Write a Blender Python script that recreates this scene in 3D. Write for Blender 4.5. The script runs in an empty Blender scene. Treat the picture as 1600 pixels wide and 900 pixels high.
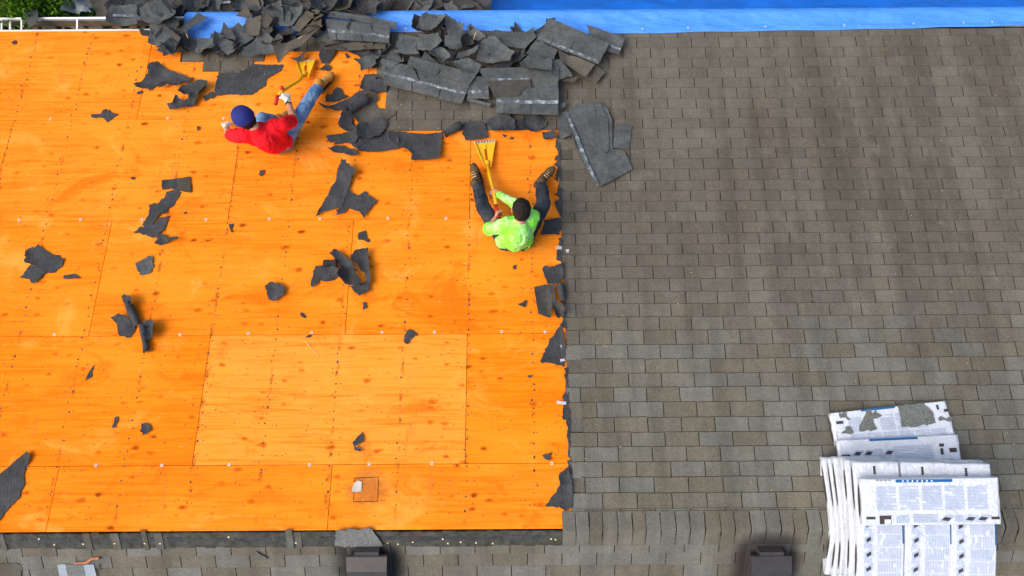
import bpy, bmesh, math, random
from mathutils import Vector, Matrix, noise
from mathutils.geometry import delaunay_2d_cdt
rnd = random.Random(7)
scene = bpy.context.scene
C = scene.collection

# ------------------------------------------------------------------ camera, sky, sun, exposure
TH = math.atan(0.3503)                    # roof pitch, about 4 in 12
CT, ST = math.cos(TH), math.sin(TH)
CAM = Vector((0.0, 2.096, 5.917))         # drone above the slope, looking straight down
FPX = 1067.0
YAW = math.radians(-0.376)
cam_data = bpy.data.cameras.new('camera')
cam_data.sensor_width = 36.0
cam_data.lens = FPX / 1600.0 * 36.0
cam_data.clip_end = 500.0
cam_data.clip_start = 0.05
cam = bpy.data.objects.new('camera', cam_data)
cam.location = CAM
cam.rotation_euler = (0, 0, YAW)
C.objects.link(cam)
scene.camera = cam

SUN_EL, SUN_AZ = math.radians(52), math.radians(190)   # azimuth measured in plan from +X, counter-clockwise
world = bpy.data.worlds.new('World')
scene.world = world
world.use_nodes = True
wn = world.node_tree.nodes
wl_ = world.node_tree.links
for n in list(wn):
    wn.remove(n)
w_out = wn.new('ShaderNodeOutputWorld')
w_bg = wn.new('ShaderNodeBackground')
w_sky = wn.new('ShaderNodeTexSky')
w_sky.sky_type = 'NISHITA'
w_sky.sun_disc = False
w_sky.sun_elevation = SUN_EL
w_sky.sun_rotation = math.radians(90) - SUN_AZ
w_sky.air_density = 1.0
w_sky.dust_density = 6.0
w_sky.ozone_density = 0.6
w_bg.inputs['Strength'].default_value = 0.15
wl_.new(w_sky.outputs[0], w_bg.inputs[0])
wl_.new(w_bg.outputs[0], w_out.inputs[0])

sd = bpy.data.lights.new('sun', 'SUN')
sd.energy = 0.7
sd.angle = math.radians(45)
sd.color = (1.0, 0.95, 0.88)
sun = bpy.data.objects.new('sun', sd)
sdir = Vector((math.cos(SUN_EL) * math.cos(SUN_AZ), math.cos(SUN_EL) * math.sin(SUN_AZ), math.sin(SUN_EL)))
sun.rotation_euler = sdir.to_track_quat('Z', 'Y').to_euler()
sun.location = sdir * 30
C.objects.link(sun)

scene.view_settings.view_transform = 'Standard'
scene.view_settings.look = 'None'
scene.view_settings.exposure = 0.48
scene.view_settings.gamma = 1.0
scene.view_settings.use_curve_mapping = False

# ------------------------------------------------------------------ measuring: where a sight line meets the roof
CY, SY = math.cos(YAW), math.sin(YAW)
def ray(px, py):
    a, b = (px - 800.0) / FPX, (450.0 - py) / FPX
    return Vector((CY * a - SY * b, SY * a + CY * b, -1.0))
NF = Vector((0, ST, CT)); VF = Vector((0, CT, -ST))     # far slope: normal, downslope direction
NN = Vector((0, -ST, CT)); VN = Vector((0, -CT, -ST))   # near slope
def P(px, py, h=0.0):
    d = ray(px, py)
    return CAM + d * ((h - NF.dot(CAM)) / NF.dot(d))
def PN(px, py, h=0.0):
    d = ray(px, py)
    return CAM + d * ((h - NN.dot(CAM)) / NN.dot(d))
def PZ(px, py, z):
    d = ray(px, py)
    return CAM + d * (CAM.z - z)
def W(u, v, n):
    return Vector((u, v * CT + n * ST, -v * ST + n * CT))
def WN(u, v, n):
    return Vector((u, -v * CT - n * ST, -v * ST + n * CT))
def UV(px, py, h=0.0):
    p = P(px, py, h)
    return p.x, p.dot(VF)
def UVN(px, py, h=0.0):
    p = PN(px, py, h)
    return p.x, p.dot(VN)
def project(p):
    d = p - CAM
    t = -d.z
    return (800 + FPX * (CY * d.x + SY * d.y) / t, 450 - FPX * (-SY * d.x + CY * d.y) / t)

# ------------------------------------------------------------------ object helpers
WL = {}
def link(o, wloc, parent=None):
    wloc = Vector(wloc)
    if parent is not None:
        o.parent = parent
        o.location = wloc - WL[parent.name]
    else:
        o.location = wloc
    C.objects.link(o)
    WL[o.name] = wloc
    return o
def tag(o, label=None, cat=None, group=None, kind=None):
    if label: o['label'] = label
    if cat: o['category'] = cat
    if group: o['group'] = group
    if kind: o['kind'] = kind
    return o
def empty(name, loc, parent=None):
    return link(bpy.data.objects.new(name, None), loc, parent)
def mk(name, verts, faces, mats, parent=None, origin=None, smooth=False, fmat=None):
    """verts in world space; the object's origin goes to the footprint's middle"""
    verts = [Vector(v) for v in verts]
    if origin is None:
        n = max(1, len(verts))
        origin = Vector((sum(v.x for v in verts) / n, sum(v.y for v in verts) / n, min(v.z for v in verts)))
    me = bpy.data.meshes.new(name)
    me.from_pydata([v - origin for v in verts], [], faces)
    if not isinstance(mats, (list, tuple)): mats = [mats]
    for m in mats: me.materials.append(m)
    if fmat: me.polygons.foreach_set('material_index', fmat)
    if smooth:
        if smooth is True:
            me.polygons.foreach_set('use_smooth', [True] * len(me.polygons))
        else:
            me.polygons.foreach_set('use_smooth', smooth)
    me.validate()
    me.update()
    return link(bpy.data.objects.new(name, me), origin, parent)
class MB:
    """collects pieces of one mesh"""
    def __init__(s): s.v = []; s.f = []; s.m = []
    def add(s, verts, faces, mi=0):
        b = len(s.v)
        s.v += [Vector(p) for p in verts]
        s.f += [[b + i for i in f] for f in faces]
        s.m += [mi] * len(faces)
    def hexa(s, b4, t4, mi=0):
        s.add(list(b4) + list(t4), [(3, 2, 1, 0), (4, 5, 6, 7), (0, 1, 5, 4), (1, 2, 6, 5), (2, 3, 7, 6), (3, 0, 4, 7)], mi)
    def box(s, x0, x1, y0, y1, z0, z1, T=None, mi=0):
        T = T or (lambda a, b, c: Vector((a, b, c)))
        q = [(x0, y0), (x1, y0), (x1, y1), (x0, y1)]
        s.hexa([T(a, b, z0) for a, b in q], [T(a, b, z1) for a, b in q], mi)
    def tube(s, pts, rad, seg=10, mi=0, caps=True):
        pts = [Vector(p) for p in pts]
        if not isinstance(rad, (list, tuple)): rad = [rad] * len(pts)
        rings = []
        up = Vector((0.31, 0.2, 0.93))
        for i, p in enumerate(pts):
            d = (pts[min(i + 1, len(pts) - 1)] - pts[max(i - 1, 0)]).normalized()
            a = d.cross(up)
            if a.length < 1e-3: a = d.cross(Vector((1, 0, 0)))
            a.normalize(); b = d.cross(a)
            rings.append([p + (a * math.cos(t) + b * math.sin(t)) * rad[i] for t in [2 * math.pi * k / seg for k in range(seg)]])
        vs = [q for r in rings for q in r]
        fs = []
        for i in range(len(pts) - 1):
            for k in range(seg):
                fs.append((i * seg + k, i * seg + (k + 1) % seg, (i + 1) * seg + (k + 1) % seg, (i + 1) * seg + k))
        if caps:
            fs.append(tuple(range(seg))[::-1]); fs.append(tuple((len(pts) - 1) * seg + k for k in range(seg)))
        s.add(vs, fs, mi)
    def build(s, name, mats, parent=None, origin=None, smooth=False):
        return mk(name, s.v, s.f, mats, parent, origin, smooth, s.m if isinstance(mats, (list, tuple)) else None)

# ------------------------------------------------------------------ materials
class NT:
    def __init__(s, name, rough=0.85, spec=0.25):
        s.mat = bpy.data.materials.new(name); s.mat.use_nodes = True
        s.t = s.mat.node_tree
        s.b = s.t.nodes['Principled BSDF']
        s.b.inputs['Roughness'].default_value = rough
        s.b.inputs['Specular IOR Level'].default_value = spec
        s.geo = None
    def N(s, kind, **kw):
        n = s.t.nodes.new(kind)
        for k, v in kw.items(): setattr(n, k, v)
        return n
    def set(s, sock, v):
        if hasattr(v, 'is_output'): s.t.links.new(v, sock)
        else: sock.default_value = v
    def pos(s):
        if not s.geo: s.geo = s.N('ShaderNodeNewGeometry')
        return s.geo.outputs['Position']
    def obj(s):
        return s.N('ShaderNodeTexCoord').outputs['Object']
    def mapping(s, vec, scale=(1, 1, 1), loc=(0, 0, 0), rot=(0, 0, 0)):
        m = s.N('ShaderNodeMapping')
        s.set(m.inputs['Vector'], vec); m.inputs['Scale'].default_value = scale
        s.set(m.inputs['Location'], loc); m.inputs['Rotation'].default_value = rot
        return m.outputs[0]
    def noise(s, vec, scale=5.0, detail=3.0, rough=0.55, dist=0.0):
        n = s.N('ShaderNodeTexNoise')
        s.set(n.inputs['Vector'], vec); n.inputs['Scale'].default_value = scale
        n.inputs['Detail'].default_value = detail; n.inputs['Roughness'].default_value = rough
        n.inputs['Distortion'].default_value = dist
        return n.outputs['Fac']
    def voro(s, vec, scale=5.0, rand=1.0):
        n = s.N('ShaderNodeTexVoronoi'); s.set(n.inputs['Vector'], vec); n.inputs['Scale'].default_value = scale
        n.inputs['Randomness'].default_value = rand
        return n
    def math(s, op, a, b=0.0, c=0.0, clamp=False):
        n = s.N('ShaderNodeMath', operation=op); n.use_clamp = clamp
        s.set(n.inputs[0], a); s.set(n.inputs[1], b); s.set(n.inputs[2], c)
        return n.outputs[0]
    def ramp(s, fac, a, b, lo=0.0, hi=1.0, smooth=True):
        n = s.N('ShaderNodeMapRange'); n.clamp = True
        if smooth: n.interpolation_type = 'SMOOTHSTEP'
        s.set(n.inputs['Value'], fac); n.inputs['From Min'].default_value = a; n.inputs['From Max'].default_value = b
        n.inputs['To Min'].default_value = lo; n.inputs['To Max'].default_value = hi
        return n.outputs[0]
    def mix(s, fac, a, b, mode='MIX'):
        n = s.N('ShaderNodeMix', data_type='RGBA', blend_type=mode)
        s.set(n.inputs['Factor'], fac)
        for i, v in ((6, a), (7, b)):
            if isinstance(v, (tuple, list)): v = tuple(v) + ((1,) if len(v) == 3 else ())
            s.set(n.inputs[i], v)
        return n.outputs[2]
    def scale_col(s, col, fac):
        n = s.N('ShaderNodeVectorMath', operation='SCALE')
        if isinstance(col, (tuple, list)): n.inputs[0].default_value = col[:3]
        else: s.set(n.inputs[0], col)
        s.set(n.inputs['Scale'], fac)
        return n.outputs[0]
    def color(s, c):
        if isinstance(c, (tuple, list)): c = tuple(c) + ((1,) if len(c) == 3 else ())
        s.set(s.b.inputs['Base Color'], c)
    def bump(s, h, strength=0.3, dist=0.01):
        n = s.N('ShaderNodeBump'); n.inputs['Strength'].default_value = strength; n.inputs['Distance'].default_value = dist
        s.set(n.inputs['Height'], h); s.t.links.new(n.outputs[0], s.b.inputs['Normal'])
M = {}
def simple(name, col, rough=0.8, spec=0.25, var=0.18, scale=9.0, bump=0.0, bscale=40.0):
    m = NT(name, rough, spec)
    p = m.pos()
    n = m.noise(p, scale, 4, 0.6)
    m.color(m.scale_col(col, m.ramp(n, 0.25, 0.75, 1 - var, 1 + var, False)))
    if bump: m.bump(m.noise(p, bscale, 3, 0.6), bump, 0.01)
    M[name] = m.mat
    return m.mat

# bare plywood: warm orange face veneer, grain along the sheet, knots, stains at the rafters
def make_plywood():
    m = NT('plywood', 0.8, 0.06)
    p = m.pos()
    info = m.N('ShaderNodeObjectInfo'); oi = info.outputs['Random']
    tone = m.N('ShaderNodeSeparateColor'); m.set(tone.inputs[0], info.outputs['Color']); tone = tone.outputs[0]
    off = m.N('ShaderNodeCombineXYZ')
    m.set(off.inputs[0], m.math('MULTIPLY', oi, 17.0)); m.set(off.inputs[1], m.math('MULTIPLY', oi, 31.0)); 
    pv = m.N('ShaderNodeVectorMath', operation='ADD'); m.set(pv.inputs[0], p); m.set(pv.inputs[1], off.outputs[0])
    q = pv.outputs[0]
    grain = m.noise(m.mapping(q, (0.55, 11, 11)), 3.0, 5, 0.62, 0.8)
    fine = m.noise(m.mapping(q, (1.6, 60, 60)), 3.0, 3, 0.6)
    patchy = m.noise(m.mapping(q, (0.5, 1.2, 1.2)), 1.6, 3, 0.55)
    col = m.mix(m.ramp(grain, 0.32, 0.68), (0.85, 0.178, 0.003), (0.94, 0.255, 0.008))
    col = m.mix(m.ramp(patchy, 0.42, 0.72, 0, 0.55), col, (0.98, 0.330, 0.022))
    col = m.mix(m.ramp(patchy, 0.46, 0.25, 0, 0.5), col, (0.83, 0.175, 0.004))
    # per-sheet tone
    col = m.mix(m.math('MULTIPLY', m.ramp(tone, 0.0, 1.0, 0.0, 0.75, False), m.ramp(grain, 0.28, 0.58, 0.2, 1.0)), col, (1.0, 0.36, 0.05))
    col = m.mix(m.ramp(fine, 0.54, 0.76, 0, 0.5), col, (0.66, 0.14, 0.005))
    # knots
    kp = m.mapping(q, (6.6, 11.5, 11.5))
    kn = m.noise(q, 14, 2, 0.5)
    kd = m.N('ShaderNodeVectorMath', operation='ADD'); m.set(kd.inputs[0], kp)
    kv = m.N('ShaderNodeCombineXYZ'); m.set(kv.inputs[0], m.math('MULTIPLY', kn, 0.5)); m.set(kv.inputs[1], m.math('MULTIPLY', kn, 0.35))
    m.set(kd.inputs[1], kv.outputs[0])
    vo = m.voro(kd.outputs[0], 1.0)
    pick = m.N('ShaderNodeSeparateColor'); m.set(pick.inputs[0], vo.outputs['Color'])
    size = m.ramp(pick.outputs[0], 0.50, 1.0, 0.03, 0.26, False)
    kf = m.math('SUBTRACT', size, vo.outputs['Distance'])
    core = m.ramp(kf, 0.02, 0.12)
    halo = m.ramp(kf, -0.14, 0.06, 0, 0.75)
    col = m.mix(halo, col, (0.64, 0.115, 0.003))
    col = m.mix(m.math('MULTIPLY', core, m.ramp(pick.outputs[1], 0.2, 1.0, 0.3, 0.9)), col, (0.20, 0.045, 0.006))
    # rafter stains every 61 cm
    sx = m.N('ShaderNodeSeparateXYZ'); m.set(sx.inputs[0], p)
    wob = m.math('MULTIPLY', m.math('SUBTRACT', m.noise(p, 5, 2), 0.5), 0.05)
    fr = m.math('FRACT', m.math('DIVIDE', m.math('ADD', m.math('ADD', sx.outputs[0], wob), RAFTER_OFF), 0.61))
    dd = m.math('ABSOLUTE', m.math('SUBTRACT', fr, 0.5))
    line = m.ramp(dd, 0.045, 0.0)
    br = m.ramp(m.noise(m.mapping(p, (2.0, 3.0, 3.0)), 2.1, 4, 0.7), 0.48, 0.68)
    col = m.mix(m.math('MULTIPLY', m.math('MULTIPLY', line, br), 0.9), col, (0.44, 0.105, 0.012))
    # big faded and darker blotches
    bl = m.noise(m.mapping(p, (0.9, 1.3, 1.3), (7, 2, 0)), 1.4, 5, 0.68, 0.6)
    col = m.mix(m.ramp(bl, 0.54, 0.70, 0, 0.6), col, (1.0, 0.40, 0.07))
    col = m.mix(m.ramp(bl, 0.46, 0.32, 0, 0.65), col, (0.74, 0.14, 0.002))
    # grey-brown water stain round the old vent cut-out
    dx = m.math('DIVIDE', m.math('SUBTRACT', sx.outputs[0], PATCH_C[0]), 0.26); dy = m.math('DIVIDE', m.math('SUBTRACT', sx.outputs[1], PATCH_C[1]), 0.20)
    dp = m.math('SQRT', m.math('ADD', m.math('MULTIPLY', dx, dx), m.math('MULTIPLY', dy, dy)))
    dp = m.math('ADD', dp, m.math('MULTIPLY', m.math('SUBTRACT', m.noise(m.mapping(p, (2, 4, 4)), 5, 5, 0.7), 0.5), 1.6))
    col = m.mix(m.ramp(dp, 1.0, 0.35, 0, 0.62), col, (0.30, 0.11, 0.03))
    # grey weather marks at the left side
    gw = m.math('MULTIPLY', m.ramp(m.noise(m.mapping(p, (7, 1.1, 1.1), (1, 0, 0)), 1.5, 4, 0.65), 0.58, 0.70), m.ramp(m.noise(p, 0.8, 2), 0.5, 0.62))
    col = m.mix(m.math('MULTIPLY', gw, 0.42), col, (0.36, 0.16, 0.035))
    # pinkish abrasions
    ab = m.ramp(m.noise(m.mapping(p, (2.5, 3.5, 3.5), (9, 4, 2)), 2.6, 6, 0.75), 0.66, 0.74, 0, 0.6)
    col = m.mix(ab, col, (0.95, 0.46, 0.22))
    # scuffs and dirt
    sc = m.ramp(m.noise(m.mapping(p, (1.3, 5, 5)), 3.1, 6, 0.72), 0.67, 0.75, 0, 0.5)
    col = m.mix(sc, col, (1.0, 0.55, 0.28))
    dt = m.ramp(m.noise(m.mapping(p, (3.2, 2.0, 2.0), (5, 3, 1)), 2.3, 6, 0.75), 0.62, 0.76, 0, 0.6)
    col = m.mix(dt, col, (0.42, 0.11, 0.015))
    m.color(col)
    m.bump(m.math('ADD', grain, m.math('MULTIPLY', fine, 0.4)), 0.12, 0.004)
    M['plywood'] = m.mat
PATCH_C = P(575, 762)
RAFTER_OFF = 0.305 - UV(730, 620)[0]
make_plywood()

# mineral-surfaced shingles
VENT_SPOTS = []
def make_shingle(name, vents=False, dark=1.0, moss=0.0, island=True):
    m = NT(name, 0.93, 0.12)
    p = m.pos()
    oi = m.N('ShaderNodeObjectInfo').outputs['Random']
    if island:
        r = m.math('FRACT', m.math('ADD', m.math('MULTIPLY', oi, 7.31), m.geo.outputs['Random Per Island']))
    else:
        r = oi
    r2 = m.math('FRACT', m.math('MULTIPLY', r, 13.7))
    sx = m.N('ShaderNodeSeparateXYZ'); m.set(sx.inputs[0], p)
    far = m.ramp(sx.outputs[1], 0.6, 3.0)
    big = m.noise(m.mapping(p, (0.8, 0.55, 0.55)), 0.9, 3, 0.5)
    tan = (0.138, 0.127, 0.098); grey = (0.158, 0.168, 0.152)
    base = m.mix(m.ramp(r, 0.22, 0.72, 0.05, 0.68), tan, grey)
    mean = m.mix(m.ramp(big, 0.35, 0.65), (0.108, 0.097, 0.077), (0.126, 0.117, 0.097))
    col = m.mix(m.ramp(far, 0, 1, 0.0, 0.88), base, mean)
    col = m.scale_col(col, m.ramp(r2, 0, 1, 0.92, 1.08, False))
    # weather streaks running down the slope, paler on some tabs
    st = m.noise(m.mapping(p, (3.4, 0.28, 0.28)), 1.0, 4, 0.62)
    col = m.scale_col(col, m.ramp(st, 0.34, 0.62, 0.78, 1.06))
    pale = m.ramp(m.noise(m.mapping(p, (2.0, 1.6, 1.6), (3, 1, 0)), 1.7, 5, 0.65), 0.55, 0.72, 0, 0.28)
    col = m.mix(pale, col, (0.205, 0.203, 0.186))
    # wear across a tab
    col = m.scale_col(col, m.ramp(m.noise(p, 6.5, 4, 0.65), 0.3, 0.7, 0.92, 1.08))
    # granules
    g = m.math('ADD', m.math('MULTIPLY', m.noise(p, 150, 2, 0.75), 0.55), m.math('MULTIPLY', m.noise(p, 62, 3, 0.8), 0.45))
    col = m.scale_col(col, m.ramp(g, 0.34, 0.66, 0.62, 1.40, False))
    if dark != 1.0: col = m.scale_col(col, dark)
    if moss:
        col = m.mix(m.ramp(m.noise(p, 5, 5, 0.7), 0.5, 0.7, 0, moss), col, (0.075, 0.062, 0.028))
    if vents:      # near-black falloff round the vents, edge broken by noise
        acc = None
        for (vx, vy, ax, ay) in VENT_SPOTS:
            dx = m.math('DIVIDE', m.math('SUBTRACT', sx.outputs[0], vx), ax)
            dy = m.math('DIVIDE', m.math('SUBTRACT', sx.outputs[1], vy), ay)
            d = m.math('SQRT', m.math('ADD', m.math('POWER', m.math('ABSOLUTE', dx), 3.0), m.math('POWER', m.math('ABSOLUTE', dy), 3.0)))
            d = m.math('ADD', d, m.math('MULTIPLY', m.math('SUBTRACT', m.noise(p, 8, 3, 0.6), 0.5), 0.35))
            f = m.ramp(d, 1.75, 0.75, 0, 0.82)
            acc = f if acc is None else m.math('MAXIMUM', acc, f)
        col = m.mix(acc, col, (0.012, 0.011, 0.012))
    m.color(col)
    m.bump(g, 0.35, 0.004)
    M[name] = m.mat

# felt paper and shingle undersides
def make_felt(name, col, col2, rough=0.82):
    m = NT(name, rough, 0.3)
    p = m.pos()
    n1 = m.noise(p, 4.2, 4, 0.6); n2 = m.noise(m.mapping(p, (1, 1, 1), (2, 5, 1)), 17, 5, 0.7)
    c = m.mix(m.ramp(n1, 0.35, 0.65), col, col2)
    c = m.scale_col(c, m.ramp(n2, 0.3, 0.7, 0.82, 1.18))
    sc = m.ramp(m.noise(m.mapping(p, (9, 30, 30), (0, 0, 0), (0, 0, 0.5)), 1.3, 4, 0.7), 0.70, 0.78, 0, 0.35)
    c = m.mix(sc, c, (0.16, 0.16, 0.155))
    m.color(c)
    rid = m.math('ABSOLUTE', m.math('SUBTRACT', m.noise(m.mapping(p, (2.2, 1, 1), (0, 0, 0), (0, 0, 0.6)), 9, 4, 0.6, 0.8), 0.5))
    stri = m.noise(m.mapping(p, (2, 26, 26), (0, 0, 0), (0, 0, 0.35)), 4, 2, 0.6)
    c = m.scale_col(c, m.math('MULTIPLY', m.ramp(rid, 0.0, 0.03, 1.2, 1.0), m.ramp(stri, 0.3, 0.7, 0.9, 1.1)))
    m.color(c)
    m.bump(m.math('ADD', m.math('MULTIPLY', rid, 2.2), m.math('MULTIPLY', stri, 0.15)), 0.45, 0.02)
    M[name] = m.mat
make_felt('felt', (0.036, 0.039, 0.043), (0.052, 0.056, 0.061))
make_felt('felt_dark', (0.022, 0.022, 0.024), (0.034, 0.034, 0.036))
make_felt('shingle_back', (0.058, 0.069, 0.072), (0.092, 0.103, 0.105))
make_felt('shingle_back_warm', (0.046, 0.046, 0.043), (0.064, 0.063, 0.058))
simple('cut_edge', (0.15, 0.115, 0.07), 0.9, 0.1, 0.3, 30)
m = NT('tape', 0.35, 0.5); p_ = m.pos()
m.color(m.mix(m.ramp(m.noise(p_, 16, 5, 0.7), 0.46, 0.64), (0.085, 0.10, 0.11), (0.33, 0.40, 0.45))); m.bump(m.noise(p_, 50, 3, 0.6), 0.4, 0.01)
M['tape'] = m.mat
simple('asphalt_edge', (0.060, 0.052, 0.042), 0.9, 0.15, 0.3, 30)
simple('headlap', (0.062, 0.063, 0.054), 0.9, 0.15, 0.55, 16, 0.4, 60)
simple('adhesive_band', (0.30, 0.36, 0.42), 0.8, 0.2, 0.25, 60)
simple('underlay', (0.016, 0.014, 0.012), 0.95, 0.1)
simple('rafter_void', (0.02, 0.012, 0.006), 0.95, 0.1)
simple('wall_siding', (0.55, 0.53, 0.48), 0.7)
simple('white_metal', (0.78, 0.79, 0.80), 0.45, 0.4, 0.06)
simple('gutter_dirt', (0.16, 0.125, 0.085), 0.9, 0.15, 0.5, 7)
simple('cap_plastic', (0.62, 0.60, 0.58), 0.5, 0.4, 0.1)
simple('nail_steel', (0.07, 0.055, 0.045), 0.6, 0.4, 0.3)
simple('bright_nail', (0.75, 0.66, 0.38), 0.4, 0.5, 0.2)
simple('vent_paint', (0.047, 0.044, 0.044), 0.36, 0.5, 0.2, 12, 0.1, 30)
simple('lawn', (0.05, 0.10, 0.02), 0.95, 0.1, 0.5, 3)
simple('leaf_litter', (0.62, 0.42, 0.10), 0.8, 0.2, 0.3)
simple('caulk', (0.42, 0.17, 0.08), 0.7, 0.3, 0.2)
simple('paper_grey', (0.55, 0.52, 0.47), 0.8, 0.2, 0.15)
simple('grey_film', (0.20, 0.23, 0.255), 0.45, 0.3, 0.25, 7)
m = NT('granule_grey', 0.95, 0.1); p_ = m.pos()
m.color(m.scale_col((0.150, 0.162, 0.158), m.ramp(m.noise(p_, 80, 3, 0.8), 0.32, 0.68, 0.45, 1.6, False))); M['granule_grey'] = m.mat
simple('splinter', (0.85, 0.50, 0.20), 0.7, 0.2, 0.2)
simple('white_scrap', (0.50, 0.51, 0.55), 0.6, 0.3, 0.15)
# ------------------------------------------------------------------ ground and house
ZG = -4.6
g = MB(); g.add([(-60, -60, ZG), (60, -60, ZG), (60, 60, ZG), (-60, 60, ZG)], [(0, 1, 2, 3)])
tag(g.build('ground', M['lawn'], origin=Vector((0, 0, ZG))), 'green lawn round the house', None, None, 'structure')

house = empty('house', (0, 0, ZG))
tag(house, 'house with a half stripped shingle roof showing bare orange plywood', 'house')
XE = 7.4
v_eave = UV(300, 47)[1]
wall = MB()
ye, zt = 4.55, -4.55 * 0.3503 - 0.12
wall.add([(-7, -ye, ZG), (7, -ye, ZG), (7, ye, ZG), (-7, ye, ZG), (-7, -ye, zt), (7, -ye, zt), (7, ye, zt), (-7, ye, zt), (-7, 0, -0.13), (7, 0, -0.13)],
         [(0, 1, 5, 4), (2, 3, 7, 6), (1, 2, 6, 9, 5), (3, 0, 4, 8, 7), (4, 5, 9, 8), (6, 7, 8, 9)])
wall.build('wall', M['wall_siding'], house)
def slab(T, name, v1):
    s = MB(); s.box(-XE, XE, 0.02, v1, -0.09, -0.0135, T)
    return s.build(name, M['rafter_void'], house)
slope_far = slab(W, 'roof_slope', v_eave - 0.012)
slope_near = slab(WN, 'roof_slope', v_eave)
fas = MB(); fas.box(-XE, XE, v_eave - 0.012, v_eave + 0.008, -0.17, -0.014, W)
fas.build('fascia', M['white_metal'], house)

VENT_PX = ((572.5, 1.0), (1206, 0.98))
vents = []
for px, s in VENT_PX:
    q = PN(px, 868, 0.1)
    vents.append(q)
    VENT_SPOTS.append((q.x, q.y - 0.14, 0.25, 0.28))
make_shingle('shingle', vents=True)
make_shingle('shingle_old', dark=0.78, moss=0.5)
make_shingle('shingle_flap')

# ---- plywood sheets, 1.22 x 2.44 m, brick bond
vs = [v_eave, UV(500, 185)[1], UV(500, 343)[1], UV(500, 523)[1], UV(500, 726)[1], 0.006]
starts = [UV(228, 115)[0], UV(368, 262)[0], UV(546, 430)[0], UV(728.5, 620)[0], UV(515, 780)[0]]
for r in range(5):
    v1, v0 = vs[r] - 0.0017, vs[r + 1] + 0.0017
    u = starts[r] - 2.44 * 4
    while u < 1.9:
        a, b = max(u, -XE) + 0.0022, u + 2.44 - 0.0022
        if b > -XE + 0.05:
            s = MB()
            dz = rnd.uniform(-0.001, 0.001)
            e = 0.0015
            s.add([W(a, v0, -0.012), W(b, v0, -0.012), W(b, v1, -0.012), W(a, v1, -0.012),
                   W(a, v0, dz - e), W(b, v0, dz - e), W(b, v1, dz - e), W(a, v1, dz - e),
                   W(a + e, v0 + e, dz), W(b - e, v0 + e, dz), W(b - e, v1 - e, dz), W(a + e, v1 - e, dz)],
                  [(3, 2, 1, 0), (8, 9, 10, 11), (0, 1, 5, 4), (1, 2, 6, 5), (2, 3, 7, 6), (3, 0, 4, 7),
                   (4, 5, 9, 8), (5, 6, 10, 9), (6, 7, 11, 10), (7, 4, 8, 11)])
            sh_ = s.build('plywood_sheet', M['plywood'], slope_far)
            tn = 0.95 if (r == 3 and abs(u - (starts[3] - 2.44)) < 0.01) else {0: 0.45, 1: 0.25, 2: 0.2, 3: 0.05, 4: 0.12}[r] + rnd.uniform(-0.1, 0.15)
            sh_.color = (tn, tn, tn, 1)
        u += 2.44

# ---- shingle courses
ROWS = [48, 59.1, 75.7, 91.1, 106.4, 122.6, 137.9, 154.5, 170.3, 185.6, 201, 216.7, 232.5, 248.7, 264.4, 282.4, 298.6, 314.8,
        330.5, 347.4, 365.2, 381.9, 397.8, 416.3, 435.4, 455.6, 474.4, 494.9, 515.7, 538.3, 560.5, 582.8, 604.5, 628, 651.8,
        674.9, 697.3, 720.8, 744.9, 769.5, 794.3]
EDGE = [(0, 871), (201, 872), (260, 873), (330, 876), (400, 878), (460, 881), (540, 883), (580, 885), (640, 887), (700, 889), (760, 892), (810, 893)]
def edge_x(y):
    for (a, xa), (b, xb) in zip(EDGE, EDGE[1:]):
        if y <= b: return xa + (xb - xa) * (y - a) / (b - a)
    return EDGE[-1][1]
INTERVALS = {0: [(233, None)], 1: [(250, None)], 2: [(282, 415), (588, None)], 3: [(318, 396), (588, None)], 4: [(342, 376), (588, None)],
             5: [(592, None)], 6: [(604, None)], 7: [(603, None)], 8: [(607, None)], 9: [(606, None)]}
RECESS = {12: 895, 14: 897, 30: 908, 34: 912, 38: 908}
TABW = 0.305
tab_variants = []
def tab_mesh(i):
    me = bpy.data.meshes.new('shingle')
    k = 5
    xs = [j / k for j in range(k + 1)]
    jit = [rnd.uniform(-0.02, 0.012) for _ in xs]
    n = k + 1
    top = [(0.0, 0, 0.0032), (1, 0, 0.0032)] + [(x, 0.962 + d, 0.0104 + rnd.uniform(-.0008, .0008)) for x, d in zip(xs, jit)]
    lip = [(x, 1 + d, 0.0062) for x, d in zip(xs, jit)]
    bot = [(x, 1 + d * 0.5, 0.0014) for x, d in zip(xs, jit)]
    vv = top + lip + bot + [(0, 0, 0.0014), (1, 0, 0.0014)]
    A_, B_, D_i = 2, 2 + n, 2 + 2 * n
    fs = [tuple([0, 1] + [A_ + j for j in range(n - 1, -1, -1)])]
    fs += [(A_ + j, A_ + j + 1, B_ + j + 1, B_ + j) for j in range(k)]
    fs += [(B_ + j, B_ + j + 1, D_i + j + 1, D_i + j) for j in range(k)]
    h0 = 2 + 3 * n
    fs += [(0, A_, B_, D_i, h0), (1, h0 + 1, D_i + k, B_ + k, A_ + k)]
    me.from_pydata(vv, [], fs)
    me.polygons.foreach_set('material_index', [0] + [1] * (2 * k) + [1, 1])
    bm = bmesh.new(); bm.from_mesh(me); bmesh.ops.recalc_face_normals(bm, faces=bm.faces)
    bm.to_mesh(me); bm.free()
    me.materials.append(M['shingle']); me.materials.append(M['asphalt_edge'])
    return me
tab_variants = [tab_mesh(i) for i in range(6)]
cands = []      # (area, slope, u0, u1, vh, vb, dn)
under = MB()
GAP = 0.0075
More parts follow.
